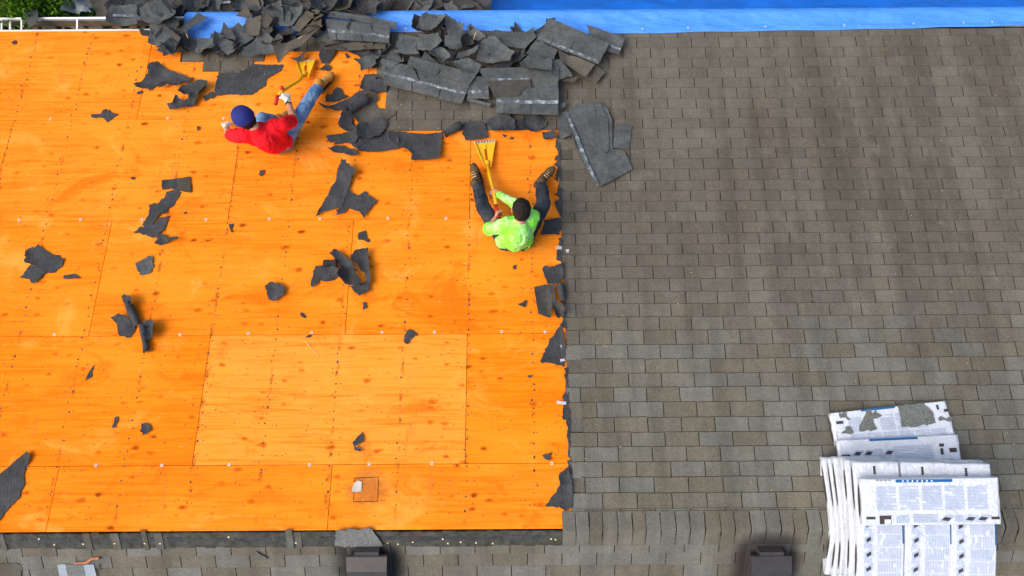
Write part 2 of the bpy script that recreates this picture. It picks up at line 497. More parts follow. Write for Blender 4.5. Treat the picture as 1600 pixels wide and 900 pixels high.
for i in range(len(ROWS)):
    yb = ROWS[i]
    yh = ROWS[i + 1] if i + 1 < len(ROWS) else 800.5
    vb, vh = UV(1000, yb)[1], UV(1000, yh)[1]
    ym = (yb + yh) / 2
    iv = INTERVALS.get(i, [(edge_x(ym), None)])
    for (xa, xb) in iv:
        ua = UV(xa, ym)[0] + rnd.uniform(-0.006, 0.008)
        ub = UV(xb, ym)[0] if xb else XE - 0.02
        under.add([W(ua + 0.006, vh - 0.01, 0.001), W(ub, vh - 0.01, 0.001), W(ub, vb, 0.001), W(ua + 0.006, vb, 0.001)], [(0, 1, 2, 3)])
        if i in RECESS:
            ur = UV(RECESS[i], ym)[0]
        else: ur = ua
        off = UV(1014.7, 53)[0] + (i % 2) * TABW / 2 - 0.004 * (i % 9) + rnd.uniform(-0.006, 0.006)
        u = off + math.floor((ur - off) / TABW) * TABW
        while u < ub - 0.01:
            a, b = max(u + GAP / 2, ur), min(u + TABW - GAP / 2, ub)
            if b - a > 0.025:
                p0 = project(W((a + b) / 2, (vh + vb) / 2, 0))
                inside = -20 < p0[0] < 1620 and -10 < p0[1] < 910
                cands.append(((1000 + p0[1]) if inside else 0, 0, a, b, vh - 0.008, vb + rnd.uniform(-0.003, 0.003), rnd.uniform(0, .0012)))
            u += TABW
# near slope
nrows = [UVN(1000, y)[1] for y in (838, 851.4, 863.2, 881.8)]
while nrows[-1] < v_eave: nrows.append(nrows[-1] + 0.1335)
for i in range(len(nrows) - 1):
    vh, vb = nrows[i], nrows[i + 1]
    u_lo, u_hi = -XE + 0.02, XE - 0.02
    if i == 0: u_lo = UVN(880, 845)[0]
    under.add([WN(u_lo, vh - 0.012, 0.001), WN(u_hi, vh - 0.012, 0.001), WN(u_hi, vb, 0.001), WN(u_lo, vb, 0.001)], [(3, 2, 1, 0)])
    off = UVN(635.6, 870)[0] + ((i + 1) % 2) * TABW / 2 + rnd.uniform(-0.008, 0.008)
    u = off + math.floor((u_lo - off) / TABW) * TABW
    while u < u_hi - 0.01:
        a, b = max(u + GAP / 2, u_lo), min(u + TABW - GAP / 2, u_hi)
        if b - a > 0.025:
            p0 = project(WN((a + b) / 2, (vh + vb) / 2, 0))
            inside = -20 < p0[0] < 1620 and p0[1] < 908
            cands.append(((1100 + p0[1]) if inside else 0, 1, a, b, vh - 0.008, vb + rnd.uniform(-0.003, 0.003), rnd.uniform(0, .0012)))
        u += TABW
under.build('underlay', M['underlay'], slope_far)
cands.sort(key=lambda c: -c[0])
field = [MB(), MB()]
for k, (ar, sl, a, b, vh, vb, dn) in enumerate(cands):
    me = tab_variants[k % 6]
    if k < 300:
        o = bpy.data.objects.new('shingle', me)
        T = WN if sl else W
        par = slope_near if sl else slope_far
        if sl:
            o.rotation_euler = (-TH, 0, math.pi); loc = T(b, vh, dn)
        else:
            o.rotation_euler = (-TH, 0, 0); loc = T(a, vh, dn)
        o.rotation_euler.rotate_axis('Z', rnd.uniform(-0.006, 0.006))
        o.scale = (b - a, vb - vh, 1)
        link(o, loc, par)
    else:
        T = WN if sl else W
        vv = [T((b - v.co.x * (b - a)) if sl else (a + v.co.x * (b - a)), vh + v.co.y * (vb - vh), v.co.z + dn) for v in me.vertices]
        field[sl].add(vv, [tuple(p.vertices) for p in me.polygons]); field[sl].m[-len(me.polygons):] = [p.material_index for p in me.polygons]
for sl in (0, 1):
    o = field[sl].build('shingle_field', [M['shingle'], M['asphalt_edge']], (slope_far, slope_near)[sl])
    tag(o, kind='stuff')
# recessed old tabs at the torn edge
for i, xr in RECESS.items():
    ym = (ROWS[i] + ROWS[i + 1]) / 2
    vb, vh = UV(880, ROWS[i])[1], UV(880, ROWS[i + 1])[1]
    s = MB(); s.box(UV(edge_x(ym), ym)[0] + 0.004, UV(xr, ym)[0], vh, vb, 0.0012, 0.0035, W)
    s.build('exposed_course', M['shingle_old'], slope_far)

# ---- ridge caps
vf, vn_ = UV(1000, 798.5)[1], UVN(1000, 850)[1]
prof = [(vf, 0.012), (vf * 0.6, 0.016), (vf * 0.2, 0.022)]
def ridge_pt(x, k, lift):
    if k < 3: return W(x, prof[k][0], prof[k][1] + lift)
    if k == 3: return Vector((x, 0, 0.024 + lift))
    q = [(vn_ * 0.2, 0.022), (vn_ * 0.6, 0.016), (vn_, 0.012)][k - 4]
    return WN(x, q[0], q[1] + lift)
x = PN(878, 840)[0]
cu_ = MB(); cu_.v = [f_(x_, v_, 0.004) for x_ in (x + 0.004, XE - 0.02) for f_, v_ in ((W, vf - 0.006), (W, 0.0), (WN, vn_ - 0.006))]
cu_.f = [(0, 1, 4, 3), (1, 2, 5, 4)]; cu_.m = [0, 0]; cu_.build('ridge_felt', M['underlay'], house)
n = 0
while x < XE - 0.05:
    w = rnd.uniform(0.112, 0.136)
    s = MB()
    sk = rnd.uniform(-0.007, 0.007)
    top = []; bot = []
    for j in (0, 1):
        for k in range(7):
            f = (k - 3) / 3
            xx = x + (0.003 if j == 0 else w - 0.003) + sk * f * 0.5 + rnd.uniform(-0.002, 0.002)
            lf = 0.009 if j == 0 else 0.002
            ext = rnd.uniform(-0.003, 0.003) if k in (0, 6) else 0
            top.append(ridge_pt(xx, k, lf)); bot.append(ridge_pt(xx, k, lf - 0.0065))
    s.v = top + bot
    fs = []
    for k in range(6):
        fs.append((k, k + 1, 7 + k + 1, 7 + k)); fs.append((14 + k, 21 + k, 21 + k + 1, 14 + k + 1))
        fs.append((k + 1, k, 14 + k, 15 + k)); fs.append((7 + k, 8 + k, 22 + k, 21 + k))
    fs += [(0, 7, 21, 14), (6, 20, 27, 13)]
    s.f = fs; s.m = [1 if (q_ < 24 and q_ % 4 > 1) else 0 for q_ in range(len(fs))]
    s.build('ridge_shingle', [M['shingle'], M['asphalt_edge']], house)
    x += w; n += 1

# ---- stripped ridge: headlap strip with torn tabs and nails (left of the caps)
hs = MB()
u = -XE + 0.02
u_end = PN(878, 843)[0]
vA, vB = 0.004, nrows[1] + 0.002
while u < u_end:
    w = min(rnd.uniform(0.05, 0.12), u_end - u)
    a0 = vA + rnd.uniform(-0.002, 0.012)
    hs.box(u, u + w, a0, vB, -0.012, 0.0036 + rnd.uniform(0, 0.0015), WN)
    u += w
hs.build('headlap_strip', M['headlap'], slope_near)
hd = MB()
u = -XE + 0.03
while u < u_end - 0.1:
    w = rnd.uniform(0.05, 0.35)
    hd.box(u, min(u + w, u_end - 0.002), 0.05 + rnd.uniform(0, .02), 0.092 + rnd.uniform(0, .014), 0.002, 0.0062, WN)
    u += w + rnd.choice((0.004, 0.02, 0.06))
tag(hd.build('sealant_band', M['felt'], slope_near), kind='stuff')
for xpx in (132, 175, 224, 243, 448, 462, 1):
    a = PN(xpx, 843)[0]
    s = MB(); w = rnd.uniform(0.035, 0.07)
    s.box(a, a + w, 0.004 - 0.03 * (xpx in (448, 224)), vB + 0.01, 0.006, 0.0105, WN)
    s.build('torn_tab', M['shingle_old'], slope_near)
for xpx, ypx in ((62, 841), (86, 850), (131, 849), (180, 848), (227, 848), (358, 838), (463, 847), (553, 847), (606, 848), (622, 849), (645, 846), (692, 841), (700, 848), (720, 846), (744, 847), (770, 848), (861, 841), (868, 842), (251, 848)):
    s = MB(); c0 = UVN(xpx, ypx); 
    ring = [WN(c0[0] + 0.009 * math.cos(t), c0[1] + 0.007 * math.sin(t), 0.0125) for t in [k * math.pi / 3 for k in range(6)]]
    base = [WN(c0[0] + 0.009 * math.cos(t), c0[1] + 0.007 * math.sin(t), 0.004) for t in [k * math.pi / 3 for k in range(6)]]
    s.add(base + ring, [tuple(range(6, 12))] + [(k, (k + 1) % 6, 6 + (k + 1) % 6, 6 + k) for k in range(6)])
    s.build('roofing_nail', M['bright_nail'], slope_near)

# ---- nails in the deck
caps = [(30, 344), (126, 343), (222, 343), (322, 343), (421, 342), (500, 342), (606, 341), (697, 341), (850, 340),
        (85, 523), (281, 523), (388, 521), (487, 520), (597, 519), (679, 519), (784, 518), (852, 518.6),
        (41, 728), (150, 727), (253, 727), (358, 726), (484, 726), (577, 725), (675, 724), (862, 724), (79, 186), (262, 185), (349, 185), (531, 183)]
for (a, b) in caps:
    c0 = UV(a, b)
    s = MB()
    R1 = [W(c0[0] + 0.015 * math.cos(t), c0[1] + 0.015 * math.sin(t), 0.0005) for t in [k * math.pi / 5 for k in range(10)]]
    R2 = [W(c0[0] + 0.013 * math.cos(t), c0[1] + 0.013 * math.sin(t), 0.004) for t in [k * math.pi / 5 for k in range(10)]]
    R3 = [W(c0[0] + 0.005 * math.cos(t), c0[1] + 0.005 * math.sin(t), 0.0028) for t in [k * math.pi / 5 for k in range(10)]]
    s.add(R1 + R2 + R3, [(k, (k + 1) % 10, 10 + (k + 1) % 10, 10 + k) for k in range(10)] + [(10 + k, 10 + (k + 1) % 10, 20 + (k + 1) % 10, 20 + k) for k in range(10)])
    s.add([W(c0[0] + 0.005 * math.cos(t), c0[1] + 0.005 * math.sin(t), 0.003) for t in [k * math.pi / 5 for k in range(10)]], [tuple(range(10))], 1)
    s.build('cap_nail', [M['cap_plastic'], M['nail_steel']], slope_far)
nl = MB()
def nail(u, v, r, sy=1.0):
    k = 5; a0 = rnd.uniform(0, 6)
    nl.add([W(u + r * math.cos(a0 + 6.283 * j / k), v + sy * r * math.sin(a0 + 6.283 * j / k), 0.0022) for j in range(k)] + [W(u, v, 0.0035)],
           [(j, (j + 1) % k, k) for j in range(k)])
ur0 = UV(730, 620)[0]
for kr in range(-12, 4):
    ur = ur0 + kr * 0.61
    if not (-6.2 < ur < 0.75): continue
    v = 0.1
    while v < v_eave - 0.05:
        v += rnd.uniform(0.05, 0.14)
        nail(ur + rnd.gauss(0, 0.010), v, rnd.uniform(0.005, 0.0105), rnd.uniform(0.8, 1.6))
        if rnd.random() < 0.35: nail(ur + rnd.choice((-1, 1)) * rnd.uniform(.03, .08), v, rnd.uniform(0.004, 0.007))
for i in range(41):
    v = 0.12 + i * 0.1335 * 0.98
    if v > v_eave - 0.04: break
    off = rnd.uniform(0, 0.3)
    u = -6.2 + off
    while u < 0.62:
        u += rnd.choice((0.15, 0.3, 0.3, 0.46, 0.6)) + rnd.gauss(0, 0.03)
        if u < 0.62: nail(u, v + rnd.gauss(0, 0.012), rnd.uniform(0.0035, 0.0065))
for _ in range(1100):
    nail(rnd.uniform(-6, 0.6), rnd.uniform(0.1, v_eave - 0.05), rnd.uniform(0.003, 0.0065))
tag(nl.build('nail_heads', M['nail_steel'], slope_far), kind='stuff')

# ---- cut-in patch near the ridge
def quad_uv(pts, h):
    return [W(*UV(a, b, h), h) for a, b in pts]
s = MB(); q0 = [(553.5, 746.5), (592, 745), (590.5, 784), (552, 784.5)]
s.add(quad_uv(q0, 0.0009), [(0, 1, 2, 3)]); s.build('patch_joint', M['rafter_void'], slope_far)
s = MB(); q1 = [(554.4, 747.6), (591.2, 746), (589.7, 783), (553, 783.4)]
s.hexa(quad_uv(q1, 0.0006), quad_uv(q1, 0.0020)); s.build('plywood_patch', M['plywood'], slope_far).color = (0.2, 0.2, 0.2, 1)

# ---- gutter along the eave
ge = W(0, v_eave, 0)
gy0, gz = ge.y + 0.012, ge.z - 0.02
pf = PZ(300, 26.8, gz); gy1 = pf.y
gut = MB()
pr = [(gy0, gz + 0.004), (gy0, gz - 0.11), (gy0 + 0.02, gz - 0.125), (gy1 - 0.05, gz - 0.125), (gy1 - 0.012, gz - 0.05), (gy1 - 0.012, gz), (gy1 + 0.008, gz + 0.004), (gy1 + 0.008, gz - 0.012)]
t = 0.0025
vv = []; n = len(pr)
for xx in (-XE, XE):
    vv += [(xx, y, z) for y, z in pr]
fsx = [(k, k + 1, n + k + 1, n + k) for k in range(n - 1)]
gut.add(vv, fsx[:4], 1); gut.add(vv, fsx[4:], 0)
# outer skin
vv2 = []
for xx in (-XE, XE):
    vv2 += [(xx, gy0 + 0.0, gz - 0.13), (xx, gy1 - 0.045, gz - 0.13), (xx, gy1 - 0.006, gz - 0.05), (xx, gy1 + 0.006, gz - 0.012)]
gut.add(vv2, [(0, 1, 5, 4), (1, 2, 6, 5), (2, 3, 7, 6)], 0)
gutter = gut.build('gutter', [M['white_metal'], M['gutter_dirt']], house)
de = MB(); de.box(-XE, XE, v_eave - 0.004, v_eave + 0.018, -0.006, 0.0025, W)
de.build('drip_edge', M['white_metal'], house)
for xpx in (-60, 2, 15, 33, 120, 330, 540):
    q = PZ(xpx, 35, gz)
    s = MB(); s.box(q.x - 0.009, q.x + 0.009, gy0 + 0.001, gy1 - 0.004, gz - 0.012, gz - 0.002)
    s.build('hanger', M['white_metal'], gutter)
dm = MB()
for _ in range(60):
    a = PZ(rnd.uniform(-10, 230), 36, gz).x; b = rnd.uniform(gy0 + 0.02, gy1 - 0.05); r = rnd.uniform(0.008, 0.05)
    k = 6; dm.add([(a + r * rnd.uniform(.6, 1.6) * math.cos(6.28 * j / k), b + 0.5 * r * math.sin(6.28 * j / k), gz - 0.122) for j in range(k)] + [(a, b, gz - 0.112)], [(j, (j + 1) % k, k) for j in range(k)])
tag(dm.build('gutter_debris', M['underlay'], gutter), kind='stuff')

# ---- slant-back roof vents (spray-painted dark)
def make_vent(q):
    root = empty('roof_vent', q, house)
    u0, v0 = q.x, q.dot(VN)
    fl = MB(); fl.box(u0 - 0.19, u0 + 0.19, v0 - 0.05, v0 + 0.40, 0.0125, 0.0155, WN); fl.build('flange', M['vent_paint'], root)
    th = MB(); th.box(u0 - 0.105, u0 + 0.105, v0 - 0.03, v0 + 0.28, 0.0155, 0.095, WN); th.build('throat', M['vent_paint'], root)
    hd = MB()
    w = 0.178
    pts = [(v0 + 0.012, 0.072), (v0 + 0.014, 0.098), (v0 + 0.13, 0.150), (v0 + 0.36, 0.118), (v0 + 0.37, 0.045)]
    n = len(pts)
    wd = [w, w - 0.002, w - 0.006, w - 0.004, w]
    top = [WN(u0 - wd[k], *pts[k]) for k in range(n)] + [WN(u0 + wd[k], *pts[k]) for k in range(n)]
    hd.add(top, [(k, k + 1, n + k + 1, n + k) for k in range(n - 1)])
    inn = [WN(u0 - w, a, 0.05) for a, b in pts] + [WN(u0 + w, a, 0.05) for a, b in pts]
    hd.add(top + inn, [(k + 1, k, 2 * n + k, 2 * n + k + 1) for k in range(n - 1)] + [(n + k, n + k + 1, 3 * n + k + 1, 3 * n + k) for k in range(n - 1)])
    h = hd.build('hood', M['vent_paint'], root)
    lip = MB(); lip.box(u0 - w + 0.004, u0 + w - 0.004, v0 + 0.008, v0 + 0.020, 0.096, 0.102, WN); lip.build('folded_seam', M['vent_paint'], h)
    for sx in (-1, 1):
        for k in (0.09, 0.2):
            c = MB(); c.tube([WN(u0 + sx * 0.12, v0 + k + 0.06, 0.14 - (k - .09) * .1), WN(u0 + sx * 0.12, v0 + k + 0.06, 0.146 - (k - .09) * .1)], 0.006, 8); c.build('rivet', M['vent_paint'], h)
for q in vents: make_vent(q)
# ------------------------------------------------------------------ blue tarp over the eave and gutter
def make_tarp_mat():
    m = NT('tarp_blue', 0.42, 0.45)
    p = m.pos()
    n = m.noise(m.mapping(p, (1, 1.5, 1)), 2.2, 4, 0.6)
    col = m.mix(m.ramp(n, 0.3, 0.7), (0.060, 0.28, 0.92), (0.085, 0.33, 0.95))
    wv = m.noise(p, 95, 2, 0.5)
    m.color(m.scale_col(col, m.ramp(wv, 0.3, 0.7, 0.92, 1.08)))
    cr = m.noise(m.mapping(p, (3.0, 9, 9), (0, 0, 0), (0, 0, 0.5)), 1.5, 6, 0.68, 1.2)
    m.bump(cr, 0.45, 0.05)
    M['tarp_blue'] = m.mat
make_tarp_mat()
simple('tarp_deep', (0.007, 0.20, 0.95), 0.42, 0.45, 0.25, 3, 0.9, 7)
TE = [(283, 61), (335, 61), (420, 58), (465, 56), (520, 53), (640, 50), (760, 48), (900, 52), (970, 53), (1100, 50), (1350, 46), (1600, 40), (1900, 33)]
def interp(tab, x):
    if x <= tab[0][0]: return tab[0][1]
    for (a, ya), (b, yb) in zip(tab, tab[1:]):
        if x <= b: return ya + (yb - ya) * (x - a) / (b - a)
    return tab[-1][1]
tv = []; tf = []
NX, NS = 300, 22
y_lip = PZ(300, 26.8, gz).y
for i in range(NX + 1):
    px = 283 + (1880 - 283) * i / NX
    e = P(px, interp(TE, px) + 0.5 * math.sin(px * 0.05), 0.013)
    x0 = e.x
    drop = 0.03 * noise.noise(Vector((x0 * 0.9, 3.1, 0)))
    prof = [(e.y, e.z + 0.004), (max(e.y + 0.02, ge.y - 0.03), W(0, v_eave - 0.03, 0.016).z + 0.004), (ge.y + 0.02, gz + 0.024), (y_lip - 0.05, gz + 0.010 + drop * 0.3), (y_lip + 0.012, gz + 0.014),
            (y_lip + 0.062, gz - 0.012), (y_lip + 0.070, gz - 0.05), (y_lip + 0.060, gz - 0.12), (y_lip + 0.055, gz - 0.20), (y_lip + 0.05, gz - 0.30)]
    seg = [0, 2, 4, 7, 10, 12, 13, 16, 19, 22]
    for k in range(NS + 1):
        j = max(jj for jj in range(len(seg)) if seg[jj] <= k)
        if j == len(seg) - 1: y, z = prof[-1]
        else:
            f = (k - seg[j]) / (seg[j + 1] - seg[j])
            y = prof[j][0] + (prof[j + 1][0] - prof[j][0]) * f; z = prof[j][1] + (prof[j + 1][1] - prof[j][1]) * f
        am = 0.0 if k < 2 else (0.009 if k < 11 else 0.003)
        q = Vector((x0 * 5 + y * 4, y * 7 - x0 * 2, 1.0))
        wr = noise.noise(q) * am + noise.noise(q * 2.7) * am * 0.5
        rg = 1 - abs(noise.noise(Vector((x0 * 2.2 + (y - 5) * 7, (y - 5) * 3 - x0 * 0.5, 5.0)))) * 2
        if 1 < k < 11: wr = abs(wr) + 0.016 * max(0, rg) ** 4
        wx = noise.noise(Vector((x0 * 2, y * 3, 9.0))) * 0.01
        if k < 12: z += abs(wr)
        else: y += wr
        tv.append(Vector((x0 + wx, y, z)))
for i in range(NX):
    for k in range(NS):
        a = i * (NS + 1) + k
        tf.append((a, a + NS + 1, a + NS + 2, a + 1))
tarp = mk('tarp', tv, tf, M['tarp_blue'], smooth=True)
sm = tarp.modifiers.new('thickness', 'SOLIDIFY'); sm.thickness = 0.0015; sm.offset = -1
tarp.color = (1, 1, 1, 1)
tag(tarp, 'long light blue tarp strip laid over the eave and gutter', 'tarp')
dv = []; df_ = []
for i in range(161):
    xx = -5.2 + 12.6 * i / 160
    for k in range(21):
        f = k / 20
        y = y_lip - 0.02 + 0.06 * f + 1.75 * f ** 1.1; z = gz - 0.10 - 2.62 * f ** 0.9
        w_ = noise.noise(Vector((xx * 1.6, f * 7, 4))) * 0.07 + noise.noise(Vector((xx * 5 + f * 6, f * 16, 8))) * 0.03
        dv.append((xx, y + w_ * min(1, f * 5), max(z, ZG + 0.01)))
for i in range(160):
    for k in range(20):
        a = i * 21 + k; df_.append((a, a + 21, a + 22, a + 1))
t2 = mk('tarp', dv, df_, M['tarp_deep'], smooth=True)
t2.modifiers.new('thickness', 'SOLIDIFY').thickness = 0.0015
tag(t2, 'deep blue tarp hanging down beyond the gutter under the lighter strip', 'tarp')
for xpx in (1004, 1075, 1196, 1319, 1427, 1505, 1550):
    q = P(xpx, interp(TE, xpx) - 7, 0.03)
    s = MB(); s.add([q + Vector((0.011 * math.cos(a), 0.011 * math.sin(a), 0.006)) for a in [k * math.pi / 4 for k in range(8)]] + [q + Vector((0.005 * math.cos(a), 0.005 * math.sin(a), 0.008)) for a in [k * math.pi / 4 for k in range(8)]],
             [(k, (k + 1) % 8, 8 + (k + 1) % 8, 8 + k) for k in range(8)])
    s.build('grommet', M['cap_plastic'], tarp)

# ------------------------------------------------------------------ torn sheets
FR = dict(A=(0, 0, 4), B=(200, 0, 4), C=(550, 0, 3.5556), E=(690, 180, 3.75), I=(0, 225, 4), J=(0, 450, 4), K=(0, 675, 4), L=(400, 225, 4),
          M=(400, 450, 4), N=(800, 340, 3.46), O=(800, 580, 2.8133), S1=(560, 0, 8), S2=(480, 80, 5), S3=(680, 80, 5.627), S4=(820, 10, 6.428),
          S5=(400, 0, 7.273), S6=(60, 0, 6.667), P7=(830, 200, 4.5), Z=(400, 680, 4), X=(0, 0, 1), G=(450, 780, 3.5556), K2=(0, 800, 7.273), V=(500, 810, 10))
def pxs(fr, pts):
    x0, y0, s = FR[fr]
    return [(x0 + a / s, y0 + b / s) for a, b in pts]
def in_poly(x, y, poly):
    c = False; n = len(poly); j = n - 1
    for i in range(n):
        xi, yi = poly[i]; xj, yj = poly[j]
        if (yi > y) != (yj > y) and x < (xj - xi) * (y - yi) / (yj - yi) + xi: c = not c
        j = i
    return c
def seg_dist(x, y, poly):
    best = 1e9; n = len(poly)
    for i in range(n):
        ax, ay = poly[i]; bx, by = poly[(i + 1) % n]
        dx, dy = bx - ax, by - ay
        L = dx * dx + dy * dy or 1e-9
        t = max(0, min(1, ((x - ax) * dx + (y - ay) * dy) / L))
        d = (ax + t * dx - x) ** 2 + (ay + t * dy - y) ** 2
        if d < best: best = d
    return math.sqrt(best)
seed_ct = [0]
def sheet(name, poly_uv, T, h, amp, curl, mats, torn, thick, parent=None, tilt=(0, 0), res=0.028, freq=5.0, fold=None):
    """a torn sheet: outline in slope coordinates, wavy and curled, with real thickness"""
    seed_ct[0] += 1
    sd_ = seed_ct[0] * 3.71
    R = random.Random(seed_ct[0] * 101)
    out = []
    n = len(poly_uv)
    for i in range(n):
        a = Vector(poly_uv[i]); b = Vector(poly_uv[(i + 1) % n])
        L = (b - a).length
        k = max(1, int(L / 0.02))
        nrm = Vector((-(b - a).y, (b - a).x)) / (L or 1)
        for j in range(k):
            f = j / k
            q = a.lerp(b, f)
            if j: q = q + nrm * (R.gauss(0, torn * 0.8) + (R.choice((-1, 1)) * torn * R.uniform(1.5, 3.5) if R.random() < 0.09 else 0))
            out.append((q.x, q.y))
    cu = sum(p[0] for p in out) / len(out); cv = sum(p[1] for p in out) / len(out)
    us = [p[0] for p in out]; vs_ = [p[1] for p in out]
    pts = list(out)
    gu = min(us)
    while gu < max(us):
        gv = min(vs_)
        while gv < max(vs_):
            a, b = gu + R.uniform(-.3, .3) * res, gv + R.uniform(-.3, .3) * res
            if in_poly(a, b, out) and seg_dist(a, b, out) > res * 0.35: pts.append((a, b))
            gv += res
        gu += res
    no = len(out)
    r = delaunay_2d_cdt([Vector(p) for p in pts], [], [list(range(no))], 1, 1e-5)
    vs2 = [(v.x, v.y) for v in r[0]]; fc = [tuple(f) for f in r[2]]
    if not fc: return None
    ang = R.uniform(0, 6.28); ca, sa = math.cos(ang), math.sin(ang)
    ext = max(max(us) - min(us), max(vs_) - min(vs_))
    folds = []
    if amp > 0.0095 and ext > 0.12:
        for _ in range(2 if ext > 0.3 else 1):
            fa = R.uniform(0, 6.28); folds.append((math.cos(fa), math.sin(fa), ext * R.uniform(0.12, 0.3), R.uniform(0.25, 0.75)))
    hs_ = []
    for (a, b) in vs2:
        q = Vector((a * freq * ca + b * freq * sa, (-a * sa + b * ca) * freq * 0.55, sd_))
        nz = noise.noise(q)
        d = seg_dist(a, b, out)
        e = max(0.0, 1 - d / 0.06)
        cz = max(0.0, noise.noise(Vector((a * 4.3, b * 4.3, sd_ + 7))) + 0.15)
        z = amp * (abs(nz) * 1.3 + 0.35 * noise.noise(q * 2.3)) + curl * e * e * cz * 1.7
        for (fx, fy, fo, fs_) in folds:
            dd_ = (a - cu) * fx + (b - cv) * fy - fo
            if dd_ > 0: z += dd_ * fs_ * min(1.0, amp / 0.02)
        z += amp * 0.22 * noise.noise(q * 5.1)
        z = h + max(z, -h * 0.4) + (a - cu) * tilt[0] + (b - cv) * tilt[1]
        hs_.append(max(z, 0.0045))
    th = thick
    top = [T(a, b, z) for (a, b), z in zip(vs2, hs_)]
    bot = [T(a, b, z - th) for (a, b), z in zip(vs2, hs_)]
    nv = len(top)
    # boundary edges
    cnt = {}
    for f in fc:
        for i in range(len(f)):
            e = (f[i], f[(i + 1) % len(f)])
            cnt[e] = 1
    ntest = (top[fc[0][1]] - top[fc[0][0]]).cross(top[fc[0][2]] - top[fc[0][0]])
    up = ntest.z > 0
    faces = []; sm_ = []; fm = []
    for f in fc:
        faces.append(f if up else f[::-1]); sm_.append(True); fm.append(0)
        faces.append(tuple(i + nv for i in (f[::-1] if up else f))); sm_.append(True); fm.append(0)
    bverts = []
    for (a, b) in list(cnt):
        if (b, a) not in cnt:
            base = 2 * nv + len(bverts)
            bverts += [top[a], top[b], bot[b], bot[a]]
            faces.append((base, base + 3, base + 2, base + 1) if up else (base, base + 1, base + 2, base + 3)); sm_.append(False); fm.append(1 if len(mats) > 1 else 0)
    return mk(name, top + bot + bverts, faces, mats, parent, None, sm_, fm)
KEEP = {}
def scrap(name, label, fr, pts, h=0.006, amp=0.012, curl=0.03, mat='felt', torn=0.004, thick=0.0028, tilt=(0, 0), cat='scrap', group=None, slope=0, edge=None, key=None, freq=5.0):
    px = pxs(fr, pts)
    if slope == 0: uv = [UV(a, b, h) for a, b in px]; T = W
    else: uv = [UVN(a, b, h) for a, b in px]; T = WN
    mats = [M[mat]] + ([M[edge]] if edge else [])
    o = sheet(name, uv, T, h, amp, curl, mats, torn, thick, tilt=tilt, freq=freq)
    tag(o, label, cat, group)
    if key: KEEP[key] = o
    return o
def patch_on(o, name, fr, pts, h, mat, thick=0.0015, torn=0.003, amp=0.0):
    uv = [UV(a, b, h) for a, b in pxs(fr, pts)]
    return sheet(name, uv, W, h, amp, 0, [M[mat]], torn, thick, parent=o)
def roll(name, label, fr, p0, p1, rad, h, arc=4.6, start=-0.6, mat='felt', cat='scrap', group=None, taper=1.0, parent=None):
    """a sheet curled into a partial tube along the line p0-p1"""
    (a, b) = pxs(fr, [p0, p1])
    A, B = P(*a, h + rad), P(*b, h + rad)
    d = (B - A).normalized(); s1 = NF.cross(d).normalized(); n1 = d.cross(s1)
    seed_ct[0] += 1; R = random.Random(seed_ct[0])
    NL, NA = 9, 14
    vv = []
    for lay in (0, 1):
        for i in range(NL + 1):
            f = i / NL
            r0 = rad * (1 + (taper - 1) * f) * (1 + 0.12 * math.sin(f * 7 + seed_ct[0]))
            for k in range(NA + 1):
                t = start + arc * k / NA
                rr = r0 * (1 + 0.22 * k / NA) - (0.0028 if lay else 0)
                ex = R.uniform(-0.008, 0.008) if i in (0, NL) else 0
                vv.append(A.lerp(B, f) + d * ex + (s1 * math.cos(t) + n1 * math.sin(t)) * rr)
    fs = []
    m1 = (NL + 1) * (NA + 1)
    for i in range(NL):
        for k in range(NA):
            q = i * (NA + 1) + k
            fs.append((q, q + 1, q + NA + 2, q + NA + 1)); fs.append((m1 + q, m1 + q + NA + 1, m1 + q + NA + 2, m1 + q + 1))
    for i in range(NL):
        for k in (0, NA):
            q = i * (NA + 1) + k; fs.append((q, q + NA + 1, m1 + q + NA + 1, m1 + q))
    for k in range(NA):
        for i in (0, NL):
            q = i * (NA + 1) + k; fs.append((q, q + 1, m1 + q + 1, m1 + q))
    o = mk(name, vv, fs, M[mat], parent, None, True)
    if label: tag(o, label, cat, group)
    return o

def ragged_quad(R, a, b):
    # a shingle fragment: three straight sides, one ragged tear, sometimes a missing tab corner
    pts = [(-a, -b * R.uniform(.85, 1)), (a * R.uniform(.85, 1), -b)]
    k = R.randint(2, 4)
    for i in range(1, k): pts.append((a * (1 + R.uniform(-.35, .15)), -b + 2 * b * i / k))
    if R.random() < 0.4: pts += [(a, b * 0.1), (a * 0.35, b * 0.15), (a * 0.3, b)]
    else: pts.append((a * R.uniform(.8, 1), b))
    pts.append((-a * R.uniform(.8, 1), b * R.uniform(.8, 1)))
    if R.random() < 0.35: pts.append((-a * 0.75, 0))
    return pts
F_ = 'felt_scrap'; S_ = 'shingle_scrap'
# --- loose on the bare deck
scrap(F_, 'large crumpled dark felt scrap on plywood above left of the blue cap', 'A', [(845,535),(890,515),(935,470),(945,420),(995,398),(1035,425),(1050,440),(1150,475),(1220,500),(1190,520),(1130,530),(1120,545),(1060,535),(1025,555),(985,565),(1030,530),(1015,525),(960,550),(940,572),(925,555),(860,550)], 0.012, 0.03, 0.04)
scrap(F_, 'twisted felt scrap with a hook shaped notch, below a larger felt scrap', 'A', [(1125,560),(1140,530),(1255,515),(1310,525),(1318,545),(1300,575),(1265,590),(1225,665),(1150,675),(1130,690),(1065,690),(1048,660),(1090,655),(1110,608),(1150,635),(1185,625),(1190,600),(1160,605),(1125,585)], 0.012, 0.035, 0.05)
scrap(F_, 'arrow shaped felt scrap lying alone on plywood near upper left corner', 'A', [(568,720),(630,710),(640,690),(665,680),(672,695),(685,682),(700,705),(740,712),(700,745),(668,765),(655,745),(630,735),(575,735)], 0.006, 0.004, 0.008)
